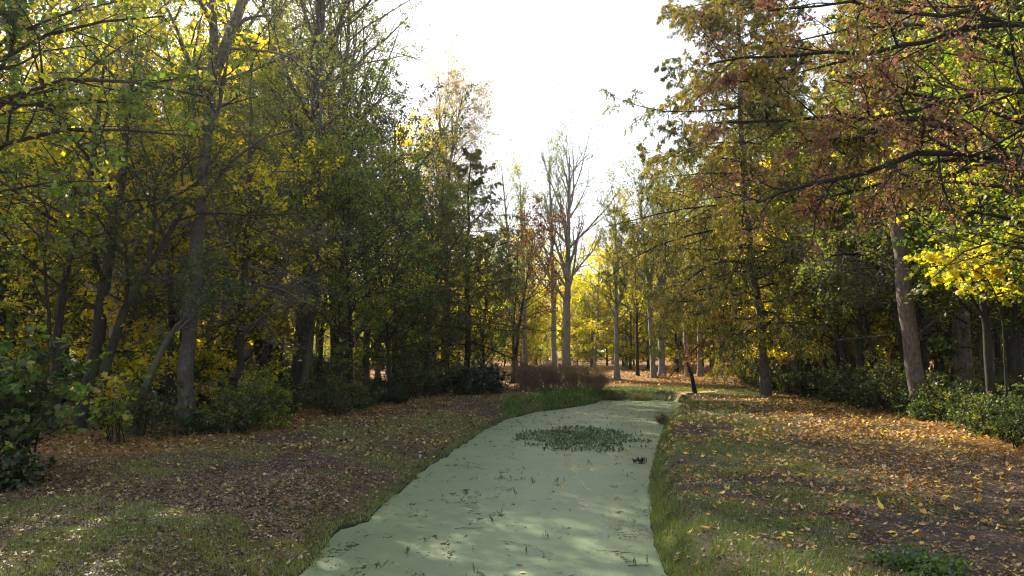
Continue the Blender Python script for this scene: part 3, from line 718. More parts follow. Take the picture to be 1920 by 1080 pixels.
b = base_at(1700, 27); sp = [b - [0, 0, .2], at(1690, 640, 27), at(1680, 560, 26.5), at(1660, 510, 26), at(1630, 478, 25.5), at(1590, 470, 25), at(1555, 480, 24.5)]
make_tree('arching_tree', 'dark stem arching over to the left behind the thick brown-grey trunk', 'tree', b, 83, r0=.15, spine=sp, bark=B_DARK, twigbark=B_TWIG, pal=G_OLIVE, cb=.4, n1=22, L1=.3, n2=8, n3=5, nl=4, trop1=-.06, extra=[([base_at(1712, 27), at(1702, 620, 27), at(1690, 550, 26.7), at(1665, 490, 26.2), at(1620, 455, 25.8)], .1)])
b = base_at(1740, 30); sp = [b - [0, 0, .2], at(1728, 600, 30), at(1735, 540, 30), at(1765, 480, 30), at(1800, 455, 30)]
make_tree('understory_tree', 'dark forked tree with crooked limbs between the two brown trunks', 'tree', b, 84, r0=.16, spine=sp, bark=B_DARK, pal=G_YG, cb=.3, n1=14, L1=.4, n2=7, n3=5, nl=8, extra=[([at(1728, 600, 30), at(1722, 520, 30), at(1735, 440, 30), at(1730, 350, 30)], .1)])
for k, (px, Y, tx, r, lab) in enumerate([(1600, 33, 1528, .13, 'leaning grey sapling at the right wood edge, left of the arching stem'), (1560, 36, 1500, .17, 'leaning dark trunk beside the large golden larch'),
                                         (1648, 30, 1600, .08, 'thin crooked stem leaning left amid the green saplings')]):
    b = base_at(px, Y); sp = [b - [0, 0, .2], at(px + (tx - px) * .35, 640, Y), at(px + (tx - px) * .7, 560, Y), at(tx, 440, Y), at(tx - 8, 250, Y)]
    make_tree('understory_tree', lab, 'tree', b, 85 + k, r0=r, spine=sp, bark=B_GREY if k == 0 else B_DARK, pal=G_OLIVE if k == 1 else G_YG, **{**HORN, 'cb': .4, 'n1': 16, 'nl': 6})

# overhanging tree on the right with its red-brown seed and leaf clusters, trunk beyond the picture's edge
b = np.array([11.2, 12.0, H1(11.2, 12)])
sp = [b - [0, 0, .2], b + [0, 0, 2], b + [-.1, 0, 4], b + [0, .2, 7], b + [.2, .3, 11]]
EX = [([b + [0, 0, 4.0], at(1960, 318, 12), at(1880, 300, 12), at(1800, 275, 11.9), at(1740, 285, 11.8), at(1680, 296, 11.7), at(1600, 330, 11.5), at(1500, 350, 11.2), at(1420, 380, 11)], .085),
      ([at(1880, 300, 12), at(1800, 290, 12.2), at(1700, 320, 12.6), at(1600, 360, 12.8), at(1480, 400, 13)], .05),
      ([at(1790, 272, 11.9), at(1775, 240, 11.8), at(1720, 226, 11.6), at(1690, 228, 11.5), at(1600, 260, 11.4), at(1500, 270, 11.3)], .06),
      ([b + [0, 0, 5.2], at(1920, 150, 12.3), at(1860, 150, 12.2), at(1800, 185, 12), at(1740, 205, 12), at(1660, 220, 12), at(1560, 215, 12), at(1440, 235, 12), at(1340, 230, 12)], .07),
      ([b + [0, 0, 6], at(1930, 20, 12.5), at(1850, 50, 12.3), at(1780, 75, 12), at(1700, 90, 11.8), at(1620, 92, 11.6), at(1520, 110, 11.5), at(1420, 90, 11.4), at(1330, 120, 11.3)], .065),
      ([b + [0, 0, 7], at(1920, -60, 12), at(1830, 0, 11.6), at(1780, 45, 11.4), at(1700, 20, 11.2), at(1560, 10, 11), at(1440, 20, 10.8)], .06),
      ([b + [0, 0, 7.5], at(1880, -120, 12), at(1750, -80, 12), at(1600, -60, 12), at(1450, -20, 12)], .055),
      ([at(1440, 235, 12), at(1460, 200, 11.9), at(1420, 160, 11.8), at(1370, 150, 11.7)], .03)]
make_tree('overhanging_tree', 'overhanging tree at the right edge with mossy dark limbs and red-brown clusters', 'tree', b, 90, r0=.34, spine=sp, bark=B_MOSS, pal=[(.18, .08, .06, 3), (.27, .13, .095, 4), (.36, .21, .13, 2), (.42, .34, .04, 2), (.2, .22, .04, 2)], n1=0, ewob=.2, EK=14, lmat=M_KEYS, extra=EX, limbs=True,
          n2=17, L2=.24, a2=48, trop2=-.01, n3=11, L3=.5, flat=.8, nl=13, lsize=.07, jit=.06, down=.5, up=.1, lf=.66, minr=.005, tn2=.25, aspect=.6, clump=.6, a3=42, K3=4)
# yellow-olive leaves of the same side, a second overhanging tree further back
b = np.array([14.2, 16.5, H1(14.2, 16.5)])
EX = [([b + [0, 0, 3.2], at(1880, 380, 16), at(1780, 395, 15.5), at(1700, 380, 15), at(1620, 400, 15)], .07), ([b + [0, 0, 4.2], at(1890, 330, 16), at(1780, 340, 15.6), at(1700, 350, 15.2), at(1600, 330, 15)], .07),
      ([b + [0, 0, 5.6], at(1860, 190, 16), at(1780, 170, 15.6), at(1680, 190, 15.4), at(1560, 150, 15)], .07), ([b + [0, 0, 6.5], at(1860, 60, 16), at(1740, 20, 16), at(1600, 40, 16), at(1480, 80, 16)], .07),
      ([b + [0, 0, 2.4], at(1900, 440, 16), at(1850, 430, 15.5), at(1780, 460, 15), at(1750, 520, 14.6)], .05)]
make_tree('maple_tree', 'yellow-green maple at the right edge, its sprays hanging below the mossy limb', 'tree', b, 91, H=12, r0=.2, bark=B_MOSS, pal=G_OLIVE + G_GOLD[:2] + [(.4, .3, .03, 2)], n1=10, cb=.4, L1=.3, extra=EX,
          n2=11, L2=.36, n3=6, nl=5, lsize=.13, lobed=True, flat=.5, up=.6, down=.3)
# bright yellow spray
b = base_at(1880, 17.5); sp = [b - [0, 0, .2], at(1885, 640, 17.5), at(1875, 560, 17.4), at(1845, 500, 17.2), at(1775, 505, 17)]
make_tree('maple_sapling', 'young maple on the right holding out one bright yellow spray of leaves', 'sapling', b, 92, r0=.035, spine=sp, bark=B_MOSS, pal=G_YELLOW, n1=9, cb=.74, L1=.15, n2=5, n3=3, nl=4, lsize=.16, lobed=True, flat=.3, up=.8, down=.4, jit=.05)

# overhanging tree on the left
b = np.array([-10.2, 11.5, H1(-10.2, 11.5)])
sp = [b - [0, 0, .2], b + [.1, 0, 2], b + [0, .1, 5], b + [.2, .2, 9], b + [.3, .3, 12]]
EX = [([b + [0, 0, 3.2], at(0, 240, 11.4), at(60, 238, 11.2), at(150, 232, 11), at(280, 240, 10.8), at(360, 255, 10.6)], .055),
      ([b + [0, 0, 3.6], at(0, 155, 11.4), at(50, 140, 11.2), at(100, 135, 11), at(150, 125, 10.8), at(250, 150, 10.6), at(380, 180, 10.4)], .055),
      ([b + [0, 0, 4.0], at(0, 62, 11.4), at(50, 55, 11.2), at(150, 40, 11), at(220, 22, 10.8), at(310, 30, 10.6)], .055),
      ([b + [0, 0, 4.2], at(0, 45, 11), at(40, 38, 11), at(140, 28, 11), at(230, 0, 11)], .05),
      ([b + [0, 0, 3.4], at(0, 160, 11), at(80, 175, 11), at(160, 190, 11), at(260, 195, 11)], .035),
      ([at(0, 190, 11), at(60, 198, 11), at(130, 198, 11), at(240, 185, 11)], .03),
      ([b + [0, 0, 2.6], at(0, 325, 11), at(60, 335, 11), at(120, 345, 11), at(200, 340, 11)], .035),
      ([b + [0, 0, 5.0], at(-60, 20, 11), at(5, 12, 10.6), at(28, -10, 10.4)], .09),
      ([at(0, 130, 11), at(22, 100, 11), at(38, 70, 11), at(36, 30, 11), at(28, -20, 11)], .03)]
make_tree('overhanging_tree', 'overhanging tree at the left edge with dark level branches of green leaves', 'tree', b, 95, r0=.25, spine=sp, bark=B_DARK, pal=G_GREEN + [(.2, .18, .02, 2)], n1=6, cb=.5, L1=.3, extra=EX, limbs=True,
          n2=10, L2=.32, a2=40, n3=6, L3=.45, flat=.35, nl=6, lsize=.085, aspect=.8, up=.5, down=.2, jit=.06, lf=.85, bright=.35)

# ------------------------------------------------------------------ understory: shrubs, saplings, bushes
def shrub(name, label, cat, loc, seed, Hh=1.2, Wd=1.0, n=14, nl=7, lsize=.09, pal=G_GREEN, mat=None, bark=None, lobed=False, group=None, n2=6, n3=4, ang=35, flat=.7, trop=.02, up=.5, down=.2, aspect=.65, bl=True, jit=.05):
    rng = np.random.RandomState(seed)
    root = thing(name, label, cat, loc, group)
    st = rng.normal(0, .12 * Wd, (n, 3)); st[:, 2] = -.05
    a = np.radians(np.abs(rng.normal(0, ang, n))); ph = rng.rand(n) * 6.28
    d = np.stack([np.sin(a) * np.cos(ph), np.sin(a) * np.sin(ph), np.cos(a)], -1)
    P1, R1 = grow(rng, st, d, Hh * rng.uniform(.6, 1.15, n), np.full(n, .006 + .008 * Hh), 6, .12, trop, .25)
    tw = Mesh(); V, Fq = tubes(P1, R1, 5); tw.add(V, Fq)
    P2, R2 = sprout(rng, P1, R1, n2, .15, 1, 50, 12, .45, K=4, flat=flat, minr=.004); V, Fq = tubes(P2, R2, 3); tw.add(V, Fq)
    last = P2
    if n3:
        P3, R3 = sprout(rng, P2, R2, n3, .2, 1, 50, 12, .5, K=3, flat=flat, minr=.003); V, Fq = tubes(P3, R3, 3); tw.add(V, Fq); last = P3
    link('branchwork', tw.build(name + '_branchwork', bark or B_DARK), root, 'stuff')
    if nl:
        C, D = along(rng, last, nl, .1, jit)
        V, Fq, Cc = leaves(rng, C, lsize, pal, aspect, up, down, lobed=lobed, cseed=seed, clump=.6)
        link('foliage', mesh_from(name + '_foliage', V, Fq, mat or M_LEAF, Cc), root, 'stuff')
    return root

def gl(px, Y): 
    x = at(px, 700, Y)[0]; return (x, Y, H1(x, Y))
# hand-placed bushes
shrub('evergreen_bush', 'low near-black evergreen bush on the left bank where it narrows', 'bush', gl(868, 36), 101, 1.5, 2.2, 26, 9, .12, G_DKGREEN, M_GLOSSY, n3=4, ang=45)
shrub('evergreen_bush', 'smaller near-black evergreen bush right beside the first, nearer the stream', 'bush', gl(915, 37), 102, 1.3, 1.8, 22, 9, .12, G_DKGREEN, M_GLOSSY, n3=4, ang=45)
shrub('yellow_bush', 'low yellow-green leafy bush right of the thick flaky-barked trunk', 'bush', gl(470, 20.5), 103, 1.5, 2.2, 26, 9, .09, G_YG, n3=4, ang=48, flat=.35)
shrub('maple_shrub', 'broad maple shrub with big green and yellow leaves at the left edge of the wood', 'shrub', gl(45, 13.2), 104, 2.1, 1.4, 12, 4, .15, [(.03, .055, .016, 3), (.05, .08, .02, 3), (.24, .19, .02, 1)], lobed=True, n2=6, n3=3, ang=24, up=.9, flat=.3)
shrub('maple_shrub', 'second maple shrub with green leaves beside the black slender tree', 'shrub', gl(-10, 12.4), 105, 2.3, 1.6, 14, 4, .17, G_GREEN, lobed=True, n2=6, n3=3, ang=26, up=.9, flat=.3)
shrub('maple_shrub', 'small maple shrub with yellowing leaves in front of the leaning dark tree', 'shrub', gl(225, 17.2), 106, 1.5, 1.0, 8, 3, .17, G_YG + [(.36, .27, .02, 2)], lobed=True, n2=5, n3=3, ang=22, up=.9, flat=.3)
shrub('ivy_clump', 'dark green ivy clump on the ground at the left edge of the bank', 'ivy', gl(30, 11.8), 107, .5, 1.6, 30, 6, .09, G_DKGREEN, M_GLOSSY, n2=5, n3=3, ang=62, up=.9)
shrub('ivy_clump', 'dark green ivy clump at the foot of the thick flaky-barked tree', 'ivy', gl(372, 18.8), 108, .55, 1.6, 30, 6, .08, G_DKGREEN, M_GLOSSY, n2=5, n3=3, ang=62, up=.9)
# brown brush with reddish stems
for k, (px, Y, hh, lab) in enumerate([(985, 40, 2.2, 'purple-brown twiggy thicket beside the near-black bush'), (1030, 40.5, 2.1, 'purple-brown twiggy thicket in the middle of the row behind the bright green bank'), (1075, 41, 2.0, 'purple-brown twiggy thicket with pale seed heads below the broad bare lime'), (1112, 40.5, 1.6, 'rightmost purple-brown twiggy thicket next to the far end of the water')]):
    shrub('twiggy_thicket', lab, 'shrub', gl(px, Y), 110 + k, hh * .8, 3.2, 40, 5, .06, G_MAROON, bark=B_PINK, n2=8, n3=4, ang=22, aspect=.4, group='purple-brown twiggy thickets')
shrub('rush_clump', 'clump of pale rushes with brown bases on the far end of the stream', 'rushes', gl(1195, 39.2), 120, .75, 2.4, 120, 10, .12, [(.14, .15, .06, 2), (.2, .17, .08, 1), (.12, .06, .03, 2)], bark=B_TWIG, n2=3, n3=0, ang=30, aspect=.12, down=-.6)
shrub('rush_clump', 'smaller brown clump of rushes left of the pale ones at the stream end', 'rushes', gl(1150, 39.4), 121, .6, 1.8, 90, 10, .1, [(.14, .08, .04, 2), (.1, .05, .03, 2)], bark=B_TWIG, n2=3, n3=0, ang=32, aspect=.15, down=-.6)
shrub('nettle_clump', 'fresh green nettle clump in the nearest right corner of the bank', 'nettles', tuple(ground(1735, 1075, .42)), 122, .22, 1.6, 30, 6, .05, [(.05, .1, .03, 2), (.08, .13, .04, 2)], n2=5, n3=2, ang=40, up=.8)
shrub('dry_tussock', 'small brown tussock sticking out of the right bank over the duckweed', 'tussock', tuple(list(ground(1241, 792, .05)[:2]) + [.08]), 123, .35, .6, 40, 6, .08, [(.1, .07, .035, 2)], bark=B_TWIG, n2=3, n3=0, ang=55, aspect=.15)

# prototypes for the many
rs = np.random.RandomState(5)
def near_phrase(x, y):
    d = [(math.hypot(x - a, (y - b_)), p) for a, b_, p in LAND]
    d.sort(); return d[0][1]
GREEN_SH = [shrub('bramble_shrub', 'x', 'shrub', (0, 0, -50), 130 + k, hh, 1.2, nn, 6, ls, p, n2=6, n3=4, ang=an, flat=.6, lobed=lb)
            for k, (hh, nn, ls, p, an, lb) in enumerate([(1.0, 14, .09, G_DKGREEN + G_OLIVE[:1], 45, False), (1.5, 14, .09, [(.03, .05, .014, 3), (.05, .08, .018, 3), (.10, .09, .025, 1.5), (.16, .13, .03, .5)], 38, False), (.8, 16, .08, G_DKGREEN, 55, False), (2.0, 9, .12, [(.035, .055, .015, 3), (.06, .085, .02, 3), (.16, .14, .03, 1)], 24, True)])]
def clear_of(x, y):
    return left_x(y) - x, x - right_x(y)
SH_KIND = ['low green bramble', 'green and yellow shrub', 'dark low bush', 'tall young maple']
def in_front_of_hero(X, Y, pad=0):
    px = 960 + 1400 * X / Y
    return any(a - pad < px < b_ + pad and Y < yy for a, b_, yy in [(300, 430, 20.3), (80, 300, 18.4), (1620, 1790, 23.2), (1230, 1500, 34.6), (1500, 1790, 30), (550, 620, 26.5), (1775, 1835, 20)])
used = set(); placed = []
cnt = 0
for side in (-1, 1):
    for k in range(120 if side < 0 else 190):
        t = rs.rand() ** 1.3; Y = 13.5 + t * 40
        depth = abs(rs.normal(0.2, 1.6)) - .1
        if side < 0: X = left_x(Y) - depth - .2
        else: X = right_x(Y) + depth + .1
        if abs(X) > Y * .74 + 1: continue
        if side < 0 and Y < 24 and rs.rand() < .8: continue
        if side < 0 and in_front_of_hero(X, Y) : continue
        if any(math.hypot(X - p[0], Y - p[1]) < .6 for p in placed): continue
        placed.append((X, Y))
        kd = rs.choice(4, p=[.3, .32, .2, .18]) if side > 0 else rs.choice(4, p=[.34, .2, .36, .1])
        src = GREEN_SH[kd]; lab = f"{SH_KIND[kd]} at {'left' if side < 0 else 'right'} edge by {near_phrase(X, Y)}"[:200]
        loc = (X, Y, H1(X, Y))
        copy_thing(src, loc, rs.rand() * 6.28, rs.uniform(.4, 1.1) if side < 0 else rs.uniform(.5, .75 if (kd == 3 or Y < 21) else 1.2), lab, f"{SH_KIND[kd]} plants along the wood edges")

PROTO = []
def proto(name, phrase, **k):
    t = make_tree(name, 'x', 'tree', (0, 0, -80), 200 + len(PROTO), **k); PROTO.append((t, phrase)); return t
proto('understory_tree', 'slim yellowing tree', H=10, r0=.12, bark=B_DARK, pal=G_YG, **{**HORN, 'lsize': .12, 'n1': 26})
proto('understory_tree', 'slim green tree', H=8.5, r0=.10, bark=B_DARK, pal=G_GREEN, **{**HORN, 'lsize': .12, 'cb': .2}, lean=(.1, 0))
proto('broadleaf_tree', 'tall yellowing tree', H=19, r0=.24, bark=B_GREY, pal=G_YG, **{**TALL, 'n1': 34, 'lsize': .14})
proto('broadleaf_tree', 'tall green tree', H=17, r0=.24, bark=B_GREY, pal=G_GREEN, **{**TALL, 'L1': .27, 'lsize': .14, 'cb': .3})
proto('beech_tree', 'golden tree', lmat=M_GLOW, H=13, r0=.2, bark=B_LIME, pal=G_YELLOW, cb=.12, n1=32, L1=.3, a1=lambda t: 75 - 35 * t, n2=8, n3=5, nl=9, lsize=.15, flat=.4, up=.6)
proto('beech_tree', 'low golden tree', lmat=M_GLOW, H=8, r0=.11, bark=B_DARK, pal=G_YELLOW + G_YG, cb=.06, n1=30, L1=.36, n2=8, n3=5, nl=8, lsize=.13, flat=.4, up=.6)
proto('bare_tree', 'tall sparse tree', H=18, r0=.24, pal=G_GOLD, cb=.35, n1=28, L1=.27, nl=4, lsize=.12, lf=.5, **{k: v for k, v in LIME.items() if k != 'bark'}, bark=B_GREY)
proto('larch_tree', 'golden larch', H=18, r0=.24, bark=B_LARCH, pal=G_GOLD, **{**LAR, 'n1': 44, 'n2': 11, 'lsize': .13})
proto('thin_sapling', 'thin sapling', H=6, r0=.045, bark=B_DARK, pal=G_YG, cb=.3, n1=16, L1=.25, n2=5, n3=3, nl=5, lsize=.11, flat=.4, trop1=.08)

pts = [(a, b_) for a, b_, _ in LAND]
def scatter(n, region, wts, mind, smin=.8, smax=1.2, ymin=15, ymax=120, pw=1.0):
    k = 0; tries = 0
    while k < n and tries < n * 30:
        tries += 1
        Y = ymin + (ymax - ymin) * rs.rand() ** pw
        X = region(Y)
        if X is None or abs(X) > Y * .72 + 3: continue
        if in_front_of_hero(X, Y, 45): continue
        if any((X - p[0]) ** 2 + (Y - p[1]) ** 2 < mind ** 2 for p in pts): continue
        pts.append((X, Y)); k += 1
        i = rs.choice(len(wts), p=np.array(wts) / sum(wts)); src, ph = PROTO[i]
        where = 'left wood' if X < left_x(min(Y, 60)) else ('right wood' if X > right_x(min(Y, 60)) else 'middle wood')
        dep = 'outermost' if (Y < 26) else ('inside' if Y < 45 else ('far back' if Y < 75 else 'furthest back'))
        lab = f"{ph} {dep} in {where} by {near_phrase(X, Y)}"
        copy_thing(src, (X, Y, H1(X, Y) - .05), rs.rand() * 6.28, rs.uniform(smin, smax), lab, f"trees of the surrounding wood: {ph}", tilt=rs.normal(0, .025))
#        0 slim yg,1 slim green,2 tall yg,3 tall green,4 golden,5 low gold,6 bare,7 larch,8 sapling
scatter(22, lambda Y: left_x(Y) - .8 - rs.rand() * (Y * .75 - 4), [4, 2, 1, .6, .6, 2, .3, 0, 3], 1.5, ymin=21, ymax=34)
scatter(40, lambda Y: left_x(min(Y, 50)) - 1.5 - rs.rand() * (Y * .75), [3, 1, 3, 1, 3, 3, .5, .4, 1], 2.6, ymin=30, ymax=62)
scatter(30, lambda Y: right_x(Y) + .8 + rs.rand() * (Y * .7 - 8), [4, 2, .6, .6, 1, 2, 0, .5, 3], 1.5, ymin=17, ymax=34)
scatter(34, lambda Y: right_x(min(Y, 60)) + 1.0 + rs.rand() * (Y * .6), [3, 1, 2, 1, 2, 3, 0, 1.5, 1], 2.6, ymin=30, ymax=62)
scatter(34, lambda Y: -14 + rs.rand() * 42, [0, 0, 0, 0, 4, 4, .0, 0, 0], 2.6, .75, 1.1, ymin=67, ymax=86)
scatter(16, lambda Y: 8 + rs.rand() * 20, [0, 0, 1, 0, 3, 1, .0, 0, 0], 2.2, .9, 1.25, ymin=62, ymax=82)
scatter(60, lambda Y: rs.uniform(-.75, .75) * Y, [0, 0, 0, 0, 0, 5, 0, 0, 0], 1.6, .4, .7, ymin=60, ymax=110)
scatter(14, lambda Y: right_x(min(Y, 60)) + 1 + rs.rand() * 12, [0, 0, 0, 0, 0, 0, 0, 1, 0], 2.0, .9, 1.25, ymin=27, ymax=52)
scatter(55, lambda Y: rs.uniform(-.75, .75) * Y, [1, 0, .6, .2, 4, 3, 1.0, .2, 0], 4.0, .6, .9, ymin=74, ymax=125)
for k in range(150):      # brambles and young growth deeper inside
    Y = 24 + 46 * rs.rand() ** .8; sd_ = rs.choice([-1, 1]); q = 1.8 + rs.rand() * (Y * .75 - 6)
    X = left_x(min(Y, 60)) - q if sd_ < 0 else right_x(min(Y, 60)) + q
    if abs(X) > Y * .72 + 2 or any(math.hypot(X - p[0], Y - p[1]) < 1.2 for p in placed): continue
    placed.append((X, Y)); kd = rs.choice([0, 1, 3], p=[.25, .4, .35])
    lab = f"{SH_KIND[kd]} inside {'left' if sd_ < 0 else 'right'} wood by {near_phrase(X, Y)}"
    copy_thing(GREEN_SH[kd], (X, Y, H1(X, Y)), rs.rand() * 6.28, rs.uniform(.8, 1.5), lab, f"{SH_KIND[kd]} plants inside the woods")
for s_ in GREEN_SH:
    for c in list(s_.children): bpy.data.objects.remove(c)
    bpy.data.objects.remove(s_)
for t, _ in PROTO:
    for c in list(t.children): bpy.data.objects.remove(c)
    bpy.data.objects.remove(t)

# the wood that closes the view far off, one mass
rd = np.random.RandomState(66); n = 45000
th = rd.uniform(-.82, .82, n); rad = 128 + 40 * rd.rand(n); P = np.stack([rad * np.sin(th), rad * np.cos(th), np.zeros(n)], -1)
top = 10 + 7 * vnoise(P, 7, 3)
P[:, 2] = height(P[:, 0], P[:, 1]) + top * rd.rand(n) ** .8
V, Fq, C = leaves(rd, P, .95, G_YG + G_YELLOW + G_OLIVE, .8, .3, clump=6)
link('distant_wood', mesh_from('distant_wood', V, Fq, M_LEAF, C), kind='stuff', label='far off autumn wood that closes the view behind the trees')

# ------------------------------------------------------------------ fallen leaves
def tri_area_pts(n, y0, y1, rng, margin=1.0, pw=1.0):
    """random ground points inside the view wedge between y0 and y1"""
    Y = np.sqrt(rng.uniform(y0 ** 2, y1 ** 2, n)) if pw == 1 else y0 + (y1 - y0) * rng.rand(n) ** pw
    X = rng.uniform(-1, 1, n) * (Y * .70 + margin)
    return X, Y
rl = np.random.RandomState(77)
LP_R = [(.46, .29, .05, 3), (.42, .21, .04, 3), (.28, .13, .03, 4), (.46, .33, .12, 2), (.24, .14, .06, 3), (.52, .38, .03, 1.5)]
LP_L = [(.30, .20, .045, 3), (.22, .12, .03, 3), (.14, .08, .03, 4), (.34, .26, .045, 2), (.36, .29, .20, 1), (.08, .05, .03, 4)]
def flat_leaves(X, Y, size, pal, rng, lobed, tilt=.35, lift=.012):
    n = len(X); Z = height(X, Y)
    C = np.stack([X, Y, Z + lift + rng.rand(n) * .02], -1)
    nr = unit(np.stack([rng.normal(0, tilt, n), rng.normal(0, tilt, n), np.ones(n)], -1))
    ax = rng.normal(0, 1, (n, 3)); ax = unit(ax - nr * (ax * nr).sum(1, keepdims=True)); bx = np.cross(nr, ax)
    s = (size * (.4 + .95 * rng.rand(n) ** 1.3))[:, None]
    pl = np.array([p[:3] for p in pal]); wg = np.array([p[3] for p in pal], float); wg /= wg.sum()
    col = pl[rng.choice(len(pl), n, p=wg)] * rng.uniform(.65, 1.25, n)[:, None]
    cu = rng.uniform(-.2, .5, n)[:, None]; sq = rng.uniform(0, .55, n)[:, None]
    if lobed:
        th, rd = maple_outline(); k = len(th) + 1; pp = [C]
        for a, r_ in zip(th, rd):
            r2 = r_ * rng.uniform(.6, 1.15, n)[:, None] * (1 - sq * abs(math.sin(a)))
            pp.append(C + (ax * math.cos(a) + bx * math.sin(a)) * r2 * s * .5 + UP * (cu * s * r2 * r2 + .0))
        V = np.stack(pp, 1); m = len(th); tri = np.array([[0, 1 + j, 1 + (j + 1) % m] for j in range(m)])
        Fq = ((np.arange(n) * k)[:, None, None] + tri[None]).reshape(-1, 3)
    else:
        k = 4; V = np.stack([C - ax * s * .5, C + bx * s * .36 + UP * s * cu, C + ax * s * .5, C - bx * s * .36 + UP * s * cu], 1)
        Fq = (np.arange(n) * 4)[:, None] + np.arange(4)[None]
    return V.reshape(-1, 3), Fq, np.repeat(col, k, 0)
ml = Mesh()
singles = []
def lay(n, y0, y1, sz, lobed, sidesel, pal, rng, pick=0):
    X, Y = tri_area_pts(n, y0, y1, rng)
    sd = sdist(X, Y); g, lv, wd = cover(X, Y, sd)
    keep = (rng.rand(n) < lv * (1 - .2 * g)) & (sd > .12) & ((X > 1) if sidesel > 0 else (X <= 1))
    X, Y = X[keep], Y[keep]
    if pick:
        o = np.argsort(Y); vis = [i for i in o if abs(X[i]) < Y[i] * .68 and Y[i] > 7.0][:pick]
        for i in vis: singles.append((X[i], Y[i], sidesel))
        m = np.ones(len(X), bool); m[vis] = False; X, Y = X[m], Y[m]
    V, Fq, C = flat_leaves(X, Y, sz, pal, rng, lobed); ml.add(V, Fq, C)
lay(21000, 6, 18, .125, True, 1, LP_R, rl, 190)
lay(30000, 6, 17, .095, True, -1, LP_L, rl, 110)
lay(70000, 5.5, 15, .045, False, 1, [(.12, .07, .04, 3), (.07, .045, .03, 3), (.2, .14, .09, 1)], rl)
lay(90000, 5.5, 15, .04, False, -1, [(.12, .08, .05, 3), (.07, .05, .03, 3), (.2, .15, .1, 1)], rl)
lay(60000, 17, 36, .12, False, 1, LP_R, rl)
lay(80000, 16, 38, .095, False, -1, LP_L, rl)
lay(14000, 38, 66, .22, False, 1, [(.42, .22, .05, 3), (.34, .16, .04, 3), (.45, .3, .06, 2)], rl)
lay(14000, 38, 66, .22, False, -1, [(.42, .22, .05, 3), (.34, .16, .04, 3), (.45, .3, .06, 2)], rl)
link('leaf_litter', ml.build('leaf_litter', M_DRY), kind='stuff', label='carpet of fallen brown and yellow leaves over both banks')
# the nearest ones, one by one
LM = []
for k in range(12):
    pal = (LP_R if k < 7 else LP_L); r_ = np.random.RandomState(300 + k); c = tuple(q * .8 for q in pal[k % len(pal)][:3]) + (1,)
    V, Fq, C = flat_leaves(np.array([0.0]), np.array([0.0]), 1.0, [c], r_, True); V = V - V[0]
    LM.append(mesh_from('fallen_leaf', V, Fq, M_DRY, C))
for X, Y, sd_ in singles:
    k = rl.randint(0, 7) if sd_ > 0 else rl.randint(7, 12)
    o = bpy.data.objects.new('fallen_leaf', LM[k]); COL.objects.link(o); o.parent = gob
    o.location = (X, Y, H1(X, Y) + .02); s_ = rl.uniform(.07, .125) if sd_ > 0 else rl.uniform(.05, .11); o.scale = (s_, s_, s_)
    o.rotation_euler = (rl.normal(0, .25), rl.normal(0, .25), rl.rand() * 6.28)

# ------------------------------------------------------------------ grass
def grass(n, y0, y1, hgt, wid, rng, pw=1.0):
    X, Y = tri_area_pts(n, y0, y1, rng)
    sd = sdist(X, Y); g, lv, wd = cover(X, Y, sd)
    dens = g * (.55 + .45 * vnoise(np.stack([X, Y], -1), .35, 8)) 
    keep = (rng.rand(n) < dens) & (sd > -.02); X, Y, sd, g = X[keep], Y[keep], sd[keep], g[keep]
    m = len(X); Z = height(X, Y)
    h = hgt * rng.uniform(.5, 1.4, m) * (1 + .25 * (sd < .35) * (X > 0)) * (.6 + .7 * g)
    a = rng.rand(m) * 6.28; ln = np.stack([rng.normal(0, .45, m), rng.normal(0, .45, m), np.ones(m)], -1)
    B = np.stack([X, Y, Z - .01], -1); sx = np.stack([np.cos(a), np.sin(a), 0 * a], -1) * (wid * rng.uniform(.7, 1.3, m))[:, None]
    V = np.stack([B - sx, B + sx, B + unit(ln) * h[:, None]], 1).reshape(-1, 3)
    P = np.stack([X, Y], -1); q = fbm(P, 1.5, 4, 2)[:, None]
    c = np.array([.085, .14, .015]) * (1 - q) + np.array([.21, .21, .035]) * q
    c = c * rng.uniform(.7, 1.35, m)[:, None]
    dry = rng.rand(m) < .12; c[dry] = np.array([.16, .12, .05])
    return V, (np.arange(m) * 3)[:, None] + np.arange(3)[None], np.repeat(c, 3, 0)
mg = Mesh(); rg = np.random.RandomState(9)
for a_ in [(420000, 6, 14, .06, .0045), (330000, 13, 24, .055, .006), (260000, 22, 44, .07, .012)]:
    V, Fq, C = grass(*a_, rng=rg); mg.add(V, Fq, C)
# lush bank on the left at the far bend
n = 26000; X = rg.uniform(-0.4, 5.2, n); Y = rg.uniform(29, 40, n); sd = sdist(X, Y)
cl = fbm(np.stack([X, Y], -1), .8, 44, 3); k = (sd > -.04) & (rg.rand(n) < sstep(2.4, .2, sd) * sstep(.32, .55, cl)) & (X < 4.6); X, Y, sd, cl = X[k], Y[k], sd[k], cl[k]
m = len(X); h = rg.uniform(.08, .26, m) * (.6 + 1.2 * cl); a = rg.rand(m) * 6.28; B = np.stack([X, Y, height(X, Y) - .01], -1); sx = np.stack([np.cos(a), np.sin(a), 0 * a], -1) * .02
ln = unit(np.stack([rg.normal(.2, .6, m), rg.normal(-.3, .6, m), np.ones(m)], -1))
mg.add(np.stack([B - sx, B + sx, B + ln * h[:, None]], 1).reshape(-1, 3), (np.arange(m) * 3)[:, None] + np.arange(3)[None], np.repeat(np.array([.075, .14, .02]) * rg.uniform(.5, 1.5, m)[:, None], 3, 0))
